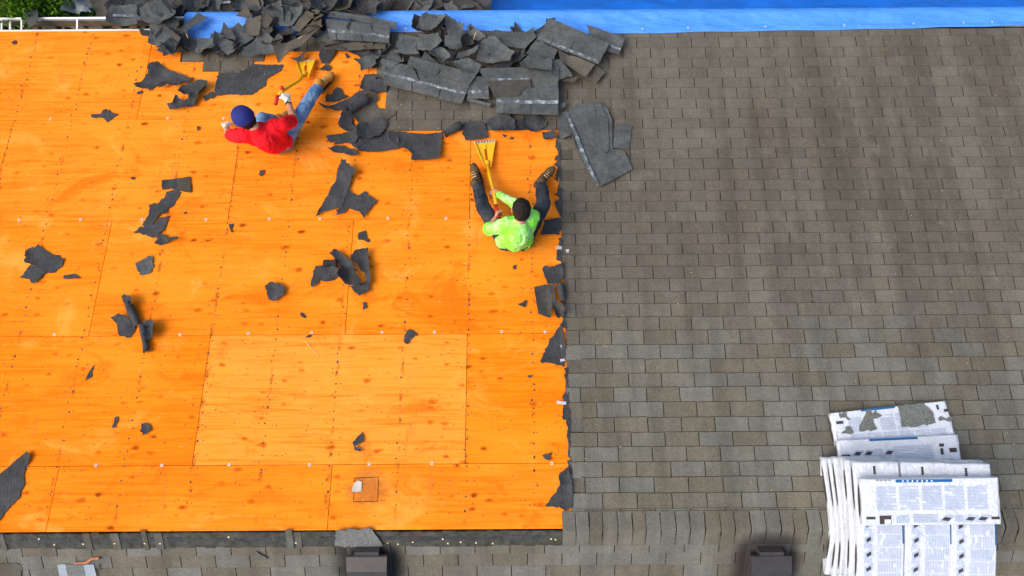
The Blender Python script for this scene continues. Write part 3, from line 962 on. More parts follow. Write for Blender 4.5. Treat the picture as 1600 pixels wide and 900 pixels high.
scrap(F_, 'tiny felt scrap at the far upper left of the deck', 'A', [(65,262),(100,252),(98,278),(80,275)], 0.006, 0.003, 0.005)
scrap(F_, 'small felt sliver left of the crumpled felt scrap', 'A', [(852,578),(890,565),(892,582),(860,590)], 0.006, 0.003, 0.005)
scrap(F_, 'small felt fragment left of the red shirted worker', 'B', [(432,795),(452,790),(445,815),(435,822)], 0.006, 0.003, 0.01)
scrap(F_, 'wide flat sheet of dark felt below leftover shingles, left of yellow shovel', 'B', [(565,460),(620,460),(700,455),(780,400),(860,405),(970,405),(960,440),(870,490),(860,530),(770,595),(680,590),(560,598),(540,585)], 0.009, 0.004, 0.015)
scrap(F_, 'crumbled felt bits at the left end of the flat felt sheet', 'B', [(470,600),(500,590),(530,570),(560,600),(520,615),(480,635)], 0.010, 0.015, 0.02, torn=0.009)
o = scrap(S_, 'rectangular shingle piece with granules on its right half, on plywood', 'I', [(1013,228),(1190,205),(1200,300),(1160,300),(1110,288),(1065,278),(1018,290)], 0.009, 0.004, 0.015, 'felt', 0.002)
patch_on(o, 'granule_face', 'I', [(1105,217),(1188,207),(1196,296),(1112,288)], 0.0155, 'shingle_old')
scrap(F_, 'long ragged felt strip below the rectangular shingle piece', 'I', [(1040,300),(1105,285),(1130,300),(1085,385),(1050,405),(1052,430),(1000,445),(960,500),(890,512),(930,440),(935,405),(930,378),(990,370),(1025,340)], 0.007, 0.006, 0.02)
scrap(F_, 'leaf shaped felt scrap touching the end of a long ragged strip', 'I', [(1000,460),(1055,450),(1040,500),(1025,545),(980,585),(835,552),(880,515),(960,505)], 0.010, 0.008, 0.03)
scrap(F_, 'folded felt end with a dark pocket below the leaf shaped scrap', 'I', [(965,620),(1000,560),(1040,570),(1060,600),(1080,590),(1130,590),(1120,605),(1070,612),(1000,635)], 0.014, 0.03, 0.05)
scrap(F_, 'broad felt scrap with crumbled left edge at the left of the deck', 'I', [(160,740),(165,675),(185,658),(225,652),(250,625),(275,655),(320,685),(375,695),(403,715),(390,760),(345,800),(300,808),(265,780),(205,760)], 0.009, 0.008, 0.02, torn=0.005)
scrap(F_, 'pointed felt scrap tucked under the broad scrap with crumbled edge', 'I', [(125,835),(195,758),(240,770),(295,800),(225,872),(200,870),(190,850)], 0.006, 0.005, 0.02)
scrap(F_, 'narrow felt sliver right of the broad felt scrap', 'I', [(402,820),(470,812),(510,838),(405,843)], 0.006, 0.003, 0.008)
scrap(S_, 'small square shingle scrap with pale scrape marks on plywood', 'I', [(845,745),(940,700),(960,710),(955,745),(965,770),(945,805),(885,822),(860,795)], 0.007, 0.005, 0.015, 'shingle_back')
scrap(F_, 'thin felt chip above the long ragged strip', 'I', [(815,207),(850,210),(835,224)], 0.006, 0.002, 0.004)
scrap(F_, 'kinked felt chip on the seam right of the long ragged strip', 'I', [(1430,500),(1460,497),(1450,530),(1458,554),(1440,547)], 0.006, 0.003, 0.01)
scrap(F_, 'tiny dark felt flake right of the long ragged strip', 'I', [(1143,430),(1167,422),(1160,438)], 0.006, 0.002, 0.004)
# rolled scrap by the left seam
root = empty('felt_scrap', P(210, 512, 0.004)); tag(root, 'tall twisted felt scrap rolled into tubes, standing off the plywood', 'scrap')
for (pts, h, am, cu) in (([(700,190),(765,170),(800,180),(850,240),(840,265),(810,310),(745,297),(735,265),(730,225)], 0.014, 0.02, 0.05),
                         ([(768,60),(795,45),(835,60),(850,110),(800,115),(780,100)], 0.03, 0.05, 0.07),
                         ([(905,215),(970,210),(988,235),(975,320),(940,335),(910,300)], 0.02, 0.04, 0.06)):
    uv = [UV(a, b, h) for a, b in pxs('J', pts)]
    sheet('felt_flap', uv, W, h, am, cu, [M['felt']], 0.004, 0.0028, parent=root)
roll('felt_tube', None, 'J', (800, 95), (868, 235), 0.034, 0.004, 4.9, -1.2, parent=root)
roll('felt_tube', None, 'J', (893, 225), (918, 400), 0.028, 0.004, 4.8, -0.9, parent=root)
scrap(F_, 'slim curved felt shred left of centre on lower plywood', 'J', [(592,480),(575,495),(545,545),(533,577),(570,560),(575,520)], 0.006, 0.003, 0.01)
scrap(F_, 'little upright felt strip beside a rounded felt chip on plywood', 'J', [(720,805),(740,805),(725,872),(703,875)], 0.006, 0.003, 0.008)
scrap(F_, 'rounded felt chip right of a little upright strip on plywood', 'X', [(222,662),(230,661),(235,665),(237.5,673),(230,678),(223,681)], 0.006, 0.003, 0.012)
scrap(F_, 'big wedge of dark felt entering from the left edge near the ridge', 'K', [(-140,340),(0,260),(180,120),(200,150),(190,185),(160,220),(150,270),(155,330),(130,370),(125,410),(70,460),(0,550),(-120,640)], 0.007, 0.006, 0.02, torn=0.003)
scrap(F_, 'long blade shaped felt scrap in the middle of the deck', 'L', [(550,125),(610,165),(630,175),(630,200),(605,215),(580,280),(560,330),(540,400),(480,410),(410,430),(372,460),(405,400),(455,300),(475,260),(500,230),(515,190)], 0.016, 0.012, 0.03, tilt=(0.03, 0))
scrap(F_, 'forked felt scrap under the right side of the blade shaped scrap', 'L', [(585,285),(635,325),(680,295),(715,325),(760,360),(720,400),(690,440),(683,472),(650,425),(580,400),(550,435),(500,450),(505,420),(545,395),(565,340)], 0.008, 0.010, 0.02)
scrap(F_, 'small fan shaped felt chip below the forked felt scrap', 'L', [(635,580),(640,555),(685,540),(695,580),(715,600),(705,615),(670,600),(640,598)], 0.006, 0.004, 0.015)
root = empty('felt_scrap', P(540, 420, 0.004)); tag(root, 'heap of buckled felt sheets lying across the seam in mid deck', 'scrap')
for (fr, pts, h, am, cu, mt) in (('L', [(345,890),(355,800),(380,760),(430,760),(460,745),(510,780),(540,800),(490,850),(440,860),(400,850),(360,900)], 0.012, 0.02, 0.04, 'felt'),
                         ('L', [(465,690),(510,665),(600,740),(640,800),(540,800),(520,760),(500,730)], 0.022, 0.015, 0.03, 'felt'),
                         ('L', [(595,705),(640,675),(705,660),(715,780),(720,890),(690,885),(680,820),(640,770),(600,730)], 0.030, 0.02, 0.04, 'felt'),
                         ('L', [(520,830),(550,780),(610,790),(660,850),(650,890),(560,880)], 0.045, 0.04, 0.04, 'felt_dark'),
                         ('X', [(546,448),(565,442),(578,443),(577,455),(563,463),(553,455)], 0.020, 0.03, 0.05, 'felt')):
    uv = [UV(a, b, h) for a, b in pxs(fr, pts)]
    sheet('felt_flap', uv, W, h, am, cu, [M[mt]], 0.004, 0.0028, parent=root)
roll('felt_tube', None, 'L', (425, 745), (505, 740), 0.03, 0.012, 3.6, 0.2, mat='felt_dark', parent=root)
o = scrap(F_, 'cupped dark felt lump left of the heap of buckled sheets', 'X', [(415,448),(425,442),(440,445),(447,452),(445,462),(432,471),(420,468),(418,462)], 0.014, 0.05, 0.07, 'felt')
scrap(F_, 'little rectangular felt chip above the seam in mid deck', 'M', [(275,155),(290,153),(314,180),(305,190),(278,172)], 0.006, 0.002, 0.006)
scrap(F_, 'shield shaped felt scrap on the seam between two cap nails', 'M', [(945,262),(960,258),(990,270),(1012,298),(970,320),(950,352),(928,345),(925,300)], 0.007, 0.006, 0.03)
scrap(F_, 'small three cornered felt chip below the heap of buckled sheets', 'M', [(665,90),(690,95),(697,125),(668,137),(670,110)], 0.006, 0.003, 0.01)
scrap(F_, 'tiny felt crumb touching the nail seam left of centre', 'M', [(308,305),(348,290),(340,308),(318,312)], 0.006, 0.002, 0.004)
scrap(F_, 'small pointed felt scrap on the lower middle sheet above the patch', 'Z', [(605,45),(640,5),(662,-22),(672,0),(670,45),(620,72),(637,76),(665,90),(655,104),(618,95),(612,66)], 0.007, 0.006, 0.02)
scrap(F_, 'small dark felt chip near the ridge by the torn shingle edge', 'O', [(132,370),(176,356),(165,392),(145,387)], 0.006, 0.003, 0.012)
scrap(F_, 'felt speck below the worker in the lime shirt', 'E', [(418,882),(440,876),(436,902),(420,903)], 0.006, 0.002, 0.004)
scrap(F_, 'triangular felt chip between the lime shirted worker and torn edge flaps', 'N', [(30,470),(82,450),(70,489)], 0.006, 0.003, 0.01)
scrap(F_, 'thin felt flake below the pointed felt flap at the torn edge', 'N', [(82,854),(117,848),(95,868)], 0.006, 0.003, 0.01)
scrap(F_, 'small notched felt chip right of the red shirted worker', 'X', [(405,266),(414,265),(413,272),(409,276),(405,274)], 0.006, 0.003, 0.008)
# --- along the torn right-hand edge
scrap(F_, 'squarish felt flap at the torn edge beside the lime shirt', 'N', [(153,92),(175,40),(170,15),(190,10),(262,0),(268,60),(258,93)], 0.007, 0.004, 0.012)
scrap(F_, 'thin vertical felt strip along the torn shingle edge', 'N', [(245,175),(258,110),(275,112),(273,237),(238,225)], 0.006, 0.004, 0.008)
scrap(F_, 'rounded bulging felt lobe at the torn shingle edge', 'N', [(165,275),(185,262),(205,275),(278,250),(278,330),(240,360),(190,362),(175,320)], 0.018, 0.03, 0.04)
scrap(S_, 'slightly cupped grey rectangular flap leaning at the torn edge', 'N', [(118,382),(210,365),(218,470),(208,550),(140,520),(130,450)], 0.03, 0.01, 0.04, 'shingle_back_warm', 0.0015, tilt=(-0.15, 0))
scrap(F_, 'curled narrow felt strip hanging beside the cupped grey flap', 'N', [(208,370),(232,358),(237,440),(278,490),(277,545),(240,550),(215,470)], 0.055, 0.02, 0.05, 'shingle_back_warm')
roll(F_, 'dark felt roll resting on the torn shingle edge', 'N', (258, 352), (275, 445), 0.03, 0.02, 4.6, -0.8)
scrap(F_, 'tall pointed felt flap below the curled strip at torn edge', 'N', [(152,780),(200,670),(270,568),(284,680),(287,780),(284,806),(200,785)], 0.008, 0.006, 0.02)
scrap(F_, 'stepped felt flap at the torn edge just above the ridge', 'O', [(145,595),(180,545),(210,500),(205,460),(247,418),(262,480),(266,598),(236,615),(206,597)], 0.008, 0.006, 0.02)
scrap(F_, 'thin felt shred at the torn edge beside a white paper bit', 'O', [(222,212),(228,100),(246,90),(250,216)], 0.006, 0.004, 0.01)
scrap(F_, 'small felt tooth at the torn edge by the right boot', 'P7', [(162,228),(186,185),(196,232)], 0.007, 0.004, 0.008)
scrap(F_, 'hooked felt tooth at the torn edge beside dark trousers', 'P7', [(160,465),(197,435),(225,512),(205,512),(190,480)], 0.008, 0.004, 0.010)
scrap(F_, 'felt shred hanging at the torn edge under the right boot', 'P7', [(168,330),(195,320),(188,385),(178,370)], 0.007, 0.004, 0.010)
for lab, fr, pts in (('white paper bit on the thin vertical felt strip', 'N', [(236,155),(270,157),(270,172),(238,172)]),
                     ('white paper bit at the torn edge above the ridge', 'O', [(196,130),(238,134),(238,148),(198,144)]),
                     ('white fleck on the tall pointed felt flap', 'N', [(262,690),(282,685),(280,704),(266,706)]),
                     ('white flecks at the foot of the tall pointed felt flap', 'N', [(260,765),(285,762),(287,776),(262,780)]),
                     ('white fleck on shingles right of the thin felt strip', 'N', [(290,172),(310,170),(306,190),(293,188)])):
    scrap('paper_scrap', lab, fr, pts, 0.016, 0.002, 0.005, 'white_scrap', 0.002, 0.001)
Rf = random.Random(21)
for ya, yb in ((212, 262), (262, 340), (372, 420), (470, 515), (575, 640), (640, 720), (720, 742)):
    left = []; yy = ya
    while yy < yb:
        left.append((edge_x(yy) - Rf.choice((1, 2, 3, 4, 6, 9)) * Rf.uniform(.6, 1.2), yy)); yy += Rf.uniform(4, 9)
    right = [(edge_x(yb) + 3, yb), (edge_x(ya) + 3, ya)]
    sheet('torn_felt_edge', [UV(a, b, 0.005) for a, b in left + right], W, 0.0055, 0.004, 0.012, [M['felt']], 0.004, 0.002, parent=slope_far)
# --- shredded felt below the pile
scrap(F_, 'leftmost pointed felt scrap beside the yellow boot', 'S2', [(150,415),(150,355),(200,340),(205,310),(230,283),(270,300),(285,340),(325,360),(290,375),(200,400)], 0.010, 0.012, 0.02)
scrap(F_, 'flat torn felt sheet lying under the shredded scraps right of the yellow boot', 'S2', [(262,560),(300,480),(360,500),(345,560),(420,590),(480,520),(610,540),(620,640),(700,650),(720,720),(600,770),(420,780),(330,720),(400,650)], 0.0055, 0.004, 0.012, torn=0.006)
scrap(F_, 'long shark fin shaped felt shard right of the yellow boot', 'S2', [(100,440),(200,415),(330,365),(400,320),(480,310),(500,330),(460,400),(370,490),(300,465),(260,455),(180,455),(140,458)], 0.035, 0.03, 0.05, tilt=(0.12, 0))
roll(F_, 'rolled dark felt tube on top of the shark fin shard', 'S2', (325, 470), (465, 365), 0.045, 0.03, 4.4, -0.9)
scrap(F_, 'crumpled felt leg hanging below the rolled tube', 'S2', [(245,575),(290,470),(340,480),(365,500),(352,575),(395,600),(390,635),(310,635),(260,600)], 0.010, 0.02, 0.03)
scrap(S_, 'weathered granule shingle patch below the rolled felt tube', 'S2', [(360,510),(430,470),(480,390),(500,340),(550,345),(560,380),(530,400),(550,440),(690,470),(685,500),(600,550),(500,580),(400,570)], 0.016, 0.012, 0.03, 'shingle_old', 0.003, 0.004, edge='felt')
scrap(F_, 'torn felt tongue pointing left, uppermost of two below the pile', 'S2', [(145,665),(320,640),(400,640),(410,690),(380,720),(300,715),(205,735),(220,712),(150,712),(165,690)], 0.012, 0.015, 0.03)
scrap(F_, 'torn felt tongue pointing left, lowest of two below the pile', 'S2', [(165,765),(230,742),(290,735),(330,760),(385,770),(400,832),(330,815),(270,795),(205,790)], 0.008, 0.012, 0.02)
scrap(F_, 'buckled felt fold right above the torn tongues', 'S2', [(400,600),(450,570),(560,530),(625,550),(610,610),(580,660),(500,695),(400,690)], 0.03, 0.04, 0.06)
scrap(F_, 'wavy felt sheet between the torn tongues and the square ended sheet', 'S2', [(405,690),(480,685),(580,670),(620,630),(660,650),(720,700),(720,760),(620,780),(540,790),(400,785)], 0.016, 0.025, 0.03)
scrap(F_, 'wide square ended felt sheet hanging onto the plywood below old shingles', 'C', [(205,740),(290,735),(400,745),(500,735),(500,800),(490,895),(330,895),(335,860),(310,835),(260,822),(215,790)], 0.012, 0.010, 0.02, torn=0.003)
scrap(F_, 'dark felt fold below the striped shingle strip, left end', 'S2', [(410,300),(440,215),(520,215),(600,240),(630,280),(620,320),(530,320),(480,310)], 0.02, 0.03, 0.04)
scrap(S_, 'flat shingle bit at the left end of the long diagonal strip', 'S2', [(450,180),(540,180),(590,212),(440,214)], 0.012, 0.004, 0.01, 'shingle_back_warm')
scrap(F_, 'ragged felt strip hanging down toward the yellow boot', 'S2', [(95,35),(110,-10),(235,-5),(195,60),(165,100),(110,95)], 0.010, 0.008, 0.02)
scrap(F_, 'bat shaped felt chip just above the yellow boot', 'S2', [(93,145),(150,103),(190,128),(165,160)], 0.007, 0.005, 0.015)
scrap(F_, 'small dark felt tab under the pile edge', 'S2', [(292,18),(342,35),(310,57)], 0.007, 0.004, 0.012)
scrap(F_, 'ragged felt corner over the plywood left of diagonal strip', 'S2', [(445,80),(480,45),(550,40),(556,130),(510,132),(460,95)], 0.012, 0.012, 0.03)
# lower edge above the second shovel
roll(F_, 'felt roll leaning at the left end of the plywood edge above shovel', 'S3', (75, 735), (225, 640), 0.036, 0.008, 4.0, -0.5)
scrap(F_, 'flat grey felt sheet just under the teeth of the right shovel', 'S3', [(245,640),(415,630),(450,690),(470,760),(410,780),(270,785),(245,740)], 0.016, 0.006, 0.02)
scrap(F_, 'glossy crumpled felt lump right of the flat grey felt sheet', 'S3', [(420,640),(540,565),(620,560),(700,610),(705,700),(600,722),(510,718),(480,660)], 0.03, 0.045, 0.06, freq=7)
scrap(F_, 'crumpled felt lump with a raised point above the plywood corner', 'S3', [(770,570),(920,570),(980,625),(975,660),(880,712),(780,702),(770,650)], 0.03, 0.04, 0.06, freq=7)
scrap(F_, 'small cupped felt piece at the upper right plywood corner', 'S3', [(938,710),(1050,703),(1067,760),(975,802),(945,760)], 0.014, 0.02, 0.04)
scrap(F_, 'dark felt scrap filling between two crumpled lumps', 'S3', [(690,610),(800,600),(790,690),(700,700)], 0.010, 0.010, 0.02, 'felt_dark')  # darker felt sheet between the lumps
scrap(F_, 'felt crumb on plywood left of a triangular crumb near shovel', 'S3', [(588,730),(632,738),(612,757)], 0.006, 0.003, 0.006)
scrap(F_, 'triangular felt crumb right of the shovel teeth', 'S3', [(648,772),(670,748),(692,777)], 0.006, 0.003, 0.006)
# --- right-hand slabs lying on good shingles
o = scrap('shingle_slab', 'large grey slab of torn shingles lying face down on the good shingles', 'X', [(871,177),(885,176),(904,164),(941,160),(950,172),(956,190),(957,232),(976,239),(988,265),(970,274),(953,285),(937,292),(926,280),(915,262),(900,232),(893,212),(878,217),(872,200)], 0.035, 0.008, 0.02, 'shingle_back', 0.0025, 0.012, edge='cut_edge')
patch_on(o, 'release_tape', 'X', [(884.5,178),(888,177),(904,214),(918,250),(936,287),(933,290),(914,255),(899,216)], 0.058, 'tape', 0.002, 0.0012)
patch_on(o, 'lapped_course', 'X', [(906,166),(938,162),(950,186),(952,230),(946,240),(930,205)], 0.050, 'shingle_back', 0.004, 0.002, 0.004)
scrap(S_, 'small rectangular shingle scrap right of the large grey slab', 'C', [(1465,690),(1555,697),(1540,830),(1448,820)], 0.022, 0.004, 0.012, 'shingle_back', 0.0015, 0.006, edge='cut_edge')

# ------------------------------------------------------------------ the pile of torn-off strips by the eave
def strip(label, fr, hl, hr, br, bl, hs, slots=(0.33, 0.67), tape=(0.56, 0.64), bend=0.0, mat='shingle_back', group=None, name='shingle_strip', slot_t=0.62, tape_s=(0.0, 1.0), double=True):
    """three-tab shingle strip seen from its underside; corner heights in hs"""
    R = random.Random(int(hl[0] * 7 + hr[1] * 13))
    cs = [P(a, b, h) for (a, b), h in zip(pxs(fr, [hl, hr, br, bl]), hs)]
    sd_ = R.uniform(0, 50)
    def pt(s, t, off=0.0):
        p = (cs[0] * (1 - s) + cs[1] * s) * (1 - t) + (cs[3] * (1 - s) + cs[2] * s) * t
        w = bend * math.sin(math.pi * s) + 0.008 * noise.noise(Vector((s * 3, t * 2, sd_))) + 0.012 * max(0, t - 0.6) * noise.noise(Vector((s * 6, 2, sd_)))
        return p + NF * (w + off)
    root = empty(name, cs[0].lerp(cs[2], 0.5) - NF * 0.01)
    tag(root, label, 'shingle strip', group)
    TK = 0.005
    def grid(mb, s0, s1, t0, t1, ns, nt, off=0.0, tk=TK, jag=0.0):
        ss = [s0 + (s1 - s0) * i / ns for i in range(ns + 1)]; ts = [t0 + (t1 - t0) * j / nt for j in range(nt + 1)]
        base = len(mb.v)
        vv = [];
        for o_ in (0, -tk):
            for i, s in enumerate(ss):
                for j, t in enumerate(ts):
                    jj = R.uniform(-jag, jag) if j in (0, nt) else 0
                    ii = R.uniform(-jag, jag) * 0.5 if i in (0, ns) else 0
                    vv.append(pt(s + ii, t + jj, off + o_))
        if tk:
            m1 = (ns + 1) * (nt + 1)
        idx = lambda i, j, l: l * (ns + 1) * (nt + 1) + i * (nt + 1) + j
        up = []; sd2 = []
        for i in range(ns):
            for j in range(nt):
                up.append((idx(i, j, 0), idx(i, j + 1, 0), idx(i + 1, j + 1, 0), idx(i + 1, j, 0)))
                up.append((idx(i, j, 1), idx(i + 1, j, 1), idx(i + 1, j + 1, 1), idx(i, j + 1, 1)))
        for i in range(ns):
            for j in (0, nt): sd2.append((idx(i, j, 0), idx(i + 1, j, 0), idx(i + 1, j, 1), idx(i, j, 1)))
        for j in range(nt):
            for i in (0, ns): sd2.append((idx(i, j, 0), idx(i, j + 1, 0), idx(i, j + 1, 1), idx(i, j, 1)))
        mb.add(vv, up, 0); mb.add(vv, sd2, 1)
    body = MB(); grid(body, 0, 1, 0, slot_t, 12, 4, jag=0.006)
    body.build('strip_body', [M[mat], M['cut_edge']], root)
    cuts = [0.0] + list(slots) + [1.0]
    for a, b in zip(cuts, cuts[1:]):
        tb = MB(); grid(tb, a + 0.006, b - 0.006, slot_t + 0.002, 1 + R.uniform(-0.03, 0.02), 4, 3, off=R.uniform(-0.004, 0.002), jag=0.006)
        tb.build('tab', [M[mat], M['cut_edge']], root)
    if tape:
        tp = MB(); grid(tp, tape_s[0] + 0.01, tape_s[1] - 0.01, tape[0], tape[1], 14, 1, off=0.0022, tk=0.001, jag=0.012)
        tp.build('release_tape', [M['tape'], M['tape']], root)
    return root
PG_ = 'torn shingle pieces in the pile at the eave'
def q(label, fr, pts, h, amp=0.015, curl=0.04, mat='shingle_back', tilt=(0, 0), torn=0.003, thick=0.005, group=None, edge='cut_edge', name=S_):
    return scrap(name, label, fr, pts, h, amp, curl, mat, torn, thick, tilt, 'scrap', group, edge=edge)
LOOK = dict(shingle_back='slate grey shingle', felt_dark='black felt', felt='charcoal felt', shingle_old='brown weathered shingle', shingle_back_warm='dull grey shingle')
PILE_Z = ((420, 'below the crumpled tarp patch'), (600, 'above the yellow boot'), (700, 'under the long diagonal strip'), (800, 'in the middle jumble'), (9999, 'near the large leaning slab'))
GUT_Z = ((300, 'beside the open white gutter'), (440, 'around the crumpled tarp patch'), (640, 'behind the long taped strip'), (9999, 'right of the blue gap'))
HEAP_Z = ((230, 'by the grey film'), (330, 'behind the gutter'), (440, 'behind the tarp patch'), (560, 'behind the taped strip'), (660, 'behind the blue gap'), (9999, 'by the deep blue tarp'))
def size_word(r, a, b): return 'small' if r < a else ('medium sized' if r < b else 'large')
def zone(x, tab): return next(w for lim, w in tab if x < lim)
# base layers
fill_pts = random.Random(5)
for k in range(46):
    a = fill_pts.uniform(250, 900); b = fill_pts.uniform(52, 100) if a > 560 else fill_pts.uniform(50, 72)
    if a > 600: b = fill_pts.uniform(52, 118)
    if 430 < a < 560 and b > 66: b = 60
    if 270 < a < 392: b = max(b, 72)
    if 585 < a < 665: b = max(b, 66)
    r1, r2, an = fill_pts.uniform(14, 40), fill_pts.uniform(7, 15), fill_pts.uniform(-0.9, 0.9)
    pts = []
    for x_, y_ in ragged_quad(fill_pts, r1 * 0.8, r2 * 0.9):
        pts.append((a + x_ * math.cos(an) - y_ * math.sin(an), b + x_ * math.sin(an) + y_ * math.cos(an)))
    mt_ = fill_pts.choice(['shingle_back', 'felt_dark', 'felt', 'shingle_back', 'felt'])
    q('%s %s piece buried in the shingle pile %s' % (size_word(r1, 20, 31), LOOK[mt_], zone(a, PILE_Z)), 'X', pts, 0.022 + 0.0013 * k, 0.022, 0.06, mt_, (fill_pts.uniform(-.25, .25), fill_pts.uniform(-.25, .25)), group=PG_)
# pieces bridging from the gutter to the heap
for k in range(30):
    a = fill_pts.choice([fill_pts.uniform(372, 428), fill_pts.uniform(468, 598), fill_pts.uniform(468, 598), fill_pts.uniform(200, 290), fill_pts.uniform(655, 690)])
    b = fill_pts.uniform(8, 42) if a < 640 else fill_pts.uniform(24, 46)
    if 262 < a < 398 and b > 14: b = 8
    if 575 < a < 670 and b > 12: a -= 90
    if a > 492 and a < 640: b = fill_pts.uniform(4, 15)
    r1, r2, an = fill_pts.uniform(18, 40), fill_pts.uniform(9, 17), fill_pts.uniform(-0.7, 0.7)
    pts = []
    for x_, y_ in ragged_quad(fill_pts, r1 * 0.8, r2 * 0.9):
        pts.append((a + x_ * math.cos(an) - y_ * math.sin(an), b + x_ * math.sin(an) + y_ * math.cos(an)))
    mt_ = fill_pts.choice(['shingle_back', 'felt_dark', 'felt', 'shingle_back', 'shingle_old'])
    q('%s %s piece lying over the gutter %s' % (size_word(r1, 20, 27), LOOK[mt_], zone(a, GUT_Z)), 'X', pts, 0.07 + 0.0016 * k, 0.03, 0.06, mt_, (fill_pts.uniform(-.3, .3), fill_pts.uniform(-.3, .3)), group='torn pieces over the gutter')
# left mass
q('broad grey shingle mass beside the white gutter end', 'B', [(130,275),(135,200),(130,110),(240,60),(330,140),(342,190),(250,250),(190,287)], 0.09, 0.02, 0.04, tilt=(0.05, 0))
q('angular grey piece on the left end of the tarp strip', 'B', [(330,172),(440,80),(497,112),(372,192)], 0.13, 0.006, 0.01)
q('long grey sheet fanning left over the heap', 'A', [(870,50),(1010,30),(1110,80),(1140,150),(1130,170),(930,150),(880,130)], 0.12, 0.02, 0.05)
q('dark felt wedge under the broad grey mass', 'A', [(870,185),(935,190),(930,225),(885,220)], 0.012, 0.01, 0.02, 'felt')
q('large tilted grey shingle right of the blue tarp strip', 'B', [(535,255),(690,140),(790,235),(745,270),(625,352)], 0.11, 0.008, 0.01, tilt=(0, -0.05))
q('broken grey shingle right of the large tilted one', 'B', [(755,290),(850,205),(912,250),(916,330),(790,352),(700,355)], 0.09, 0.012, 0.03)
q('weathered shingle tab standing at the top of the tarp strip', 'B', [(672,100),(740,38),(782,102),(740,112)], 0.17, 0.006, 0.01, 'shingle_old')
q('pale weathered shingle corner over the large tilted shingle', 'B', [(718,212),(745,110),(838,103),(822,222),(790,230)], 0.16, 0.010, 0.02, 'shingle_flap')
q('crumpled weathered scrap beside the pale shingle corner', 'B', [(835,140),(880,95),(908,130),(880,180),(840,175)], 0.15, 0.03, 0.04, 'shingle_old')
q('curved grey slab standing behind the small blue tarp patch', 'S5', [(255,75),(545,85),(540,180),(430,310),(270,300)], 0.15, 0.02, 0.03, 'shingle_back')
q('small dark shingle block below the curved grey slab', 'S5', [(65,330),(180,310),(200,340),(150,390),(75,370)], 0.14, 0.01, 0.01, 'shingle_back_warm')
q('brown weathered double tab above the rolled diagonal shingle', 'S5', [(410,325),(570,120),(668,165),(600,260),(500,365)], 0.17, 0.010, 0.02, 'shingle_old', torn=0.002)
q('brown weathered shingle bent along its length beside the yellow shovel', 'S5', [(215,575),(300,520),(740,290),(772,340),(600,470),(420,600),(310,690),(245,705)], 0.15, 0.02, 0.05, 'shingle_old', (0.08, 0.0), 0.002)
q('brown shingle strip doubled over the bent one', 'S5', [(470,440),(560,330),(690,190),(755,170),(740,290),(560,390)], 0.19, 0.012, 0.02, 'shingle_old', torn=0.002)
q('rusty brown shingle stub at the foot of the bent shingle', 'S5', [(190,540),(185,460),(270,395),(320,460),(225,560)], 0.12, 0.03, 0.03, 'shingle_back_warm')
q('grey triangular scrap over the top of the yellow shovel', 'S5', [(390,655),(470,660),(570,585),(540,665),(490,715),(455,690)], 0.06, 0.01, 0.02)
q('dark grey sheet between bent shingle and long strip', 'S5', [(680,430),(800,340),(850,430),(740,470)], 0.10, 0.01, 0.02)
q('long grey sheet behind the taped strip near the tarp', 'S5', [(860,138),(1300,190),(1600,262),(1600,335),(1380,290),(1060,220),(820,205)], 0.14, 0.008, 0.02)
strip('long grey shingle strip with pale tape above the bare plywood', 'S5', (790, 215), (1525, 305), (1515, 495), (825, 445), (0.16, 0.15, 0.12, 0.12), slots=(0.14, 0.56), tape=(0.52, 0.66), bend=0.01)
q('brown weathered course peeking under the long taped strip', 'S5', [(755,482),(1480,497),(1478,560),(1160,578),(770,562)], 0.07, 0.010, 0.02, 'shingle_old')
q('curled felt edge under the brown weathered course', 'S5', [(905,575),(1200,580),(1390,600),(1385,680),(1240,670),(1080,620)], 0.03, 0.02, 0.04, 'felt', edge=None)
# middle jumble
q('rounded grey piece at the left side of the blue gap', 'C', [(370,130),(400,78),(490,85),(522,110),(440,192),(385,182)], 0.16, 0.03, 0.05)
q('bent grey piece with a dark hollow in mid pile', 'C', [(530,195),(518,105),(622,140),(612,200),(560,242)], 0.18, 0.035, 0.05)
q('grey corner piece with orange splinter near the tarp', 'C', [(640,152),(655,128),(748,215),(700,238),(650,198)], 0.15, 0.01, 0.02)
q('square grey tab left of the blue gap', 'C', [(235,292),(265,190),(372,210),(352,270),(378,312)], 0.14, 0.010, 0.02)
q('flat grey tab in the middle of the pile', 'C', [(358,272),(370,195),(482,195),(502,250),(440,292)], 0.15, 0.012, 0.03)
q('grey flap with saw tooth lower edge in mid pile', 'C', [(515,200),(602,200),(612,260),(590,280),(580,290),(572,277),(563,290),(554,275),(545,286),(536,268),(515,262)], 0.19, 0.02, 0.03, torn=0.002)
q('dark pointed shingle right of the saw toothed flap', 'C', [(575,332),(590,292),(705,262),(690,290),(640,312)], 0.15, 0.01, 0.02)
q('broad grey sheet in the upper right of the pile', 'C', [(690,335),(720,230),(790,222),(905,300),(872,362),(760,352)], 0.13, 0.012, 0.03)
q('pale scuffed grey sheet along the tarp edge', 'C', [(745,190),(800,174),(1010,180),(1022,215),(960,272),(820,252)], 0.12, 0.012, 0.02)
q('crumpled toothed scrap at the centre of the pile', 'C', [(430,322),(500,275),(552,330),(500,362)], 0.17, 0.04, 0.05)
q('grey scrap with pale hole at the centre right of the pile', 'C', [(560,352),(650,330),(722,372),(690,422),(600,402)], 0.14, 0.02, 0.04)
q('buckled grey sheet above the lower taped strips', 'C', [(930,362),(990,315),(1112,325),(1112,400),(1020,418),(950,395)], 0.17, 0.03, 0.05)
q('grey end piece right of the buckled sheet', 'C', [(1108,330),(1160,330),(1228,420),(1155,442),(1110,425)], 0.13, 0.01, 0.02)
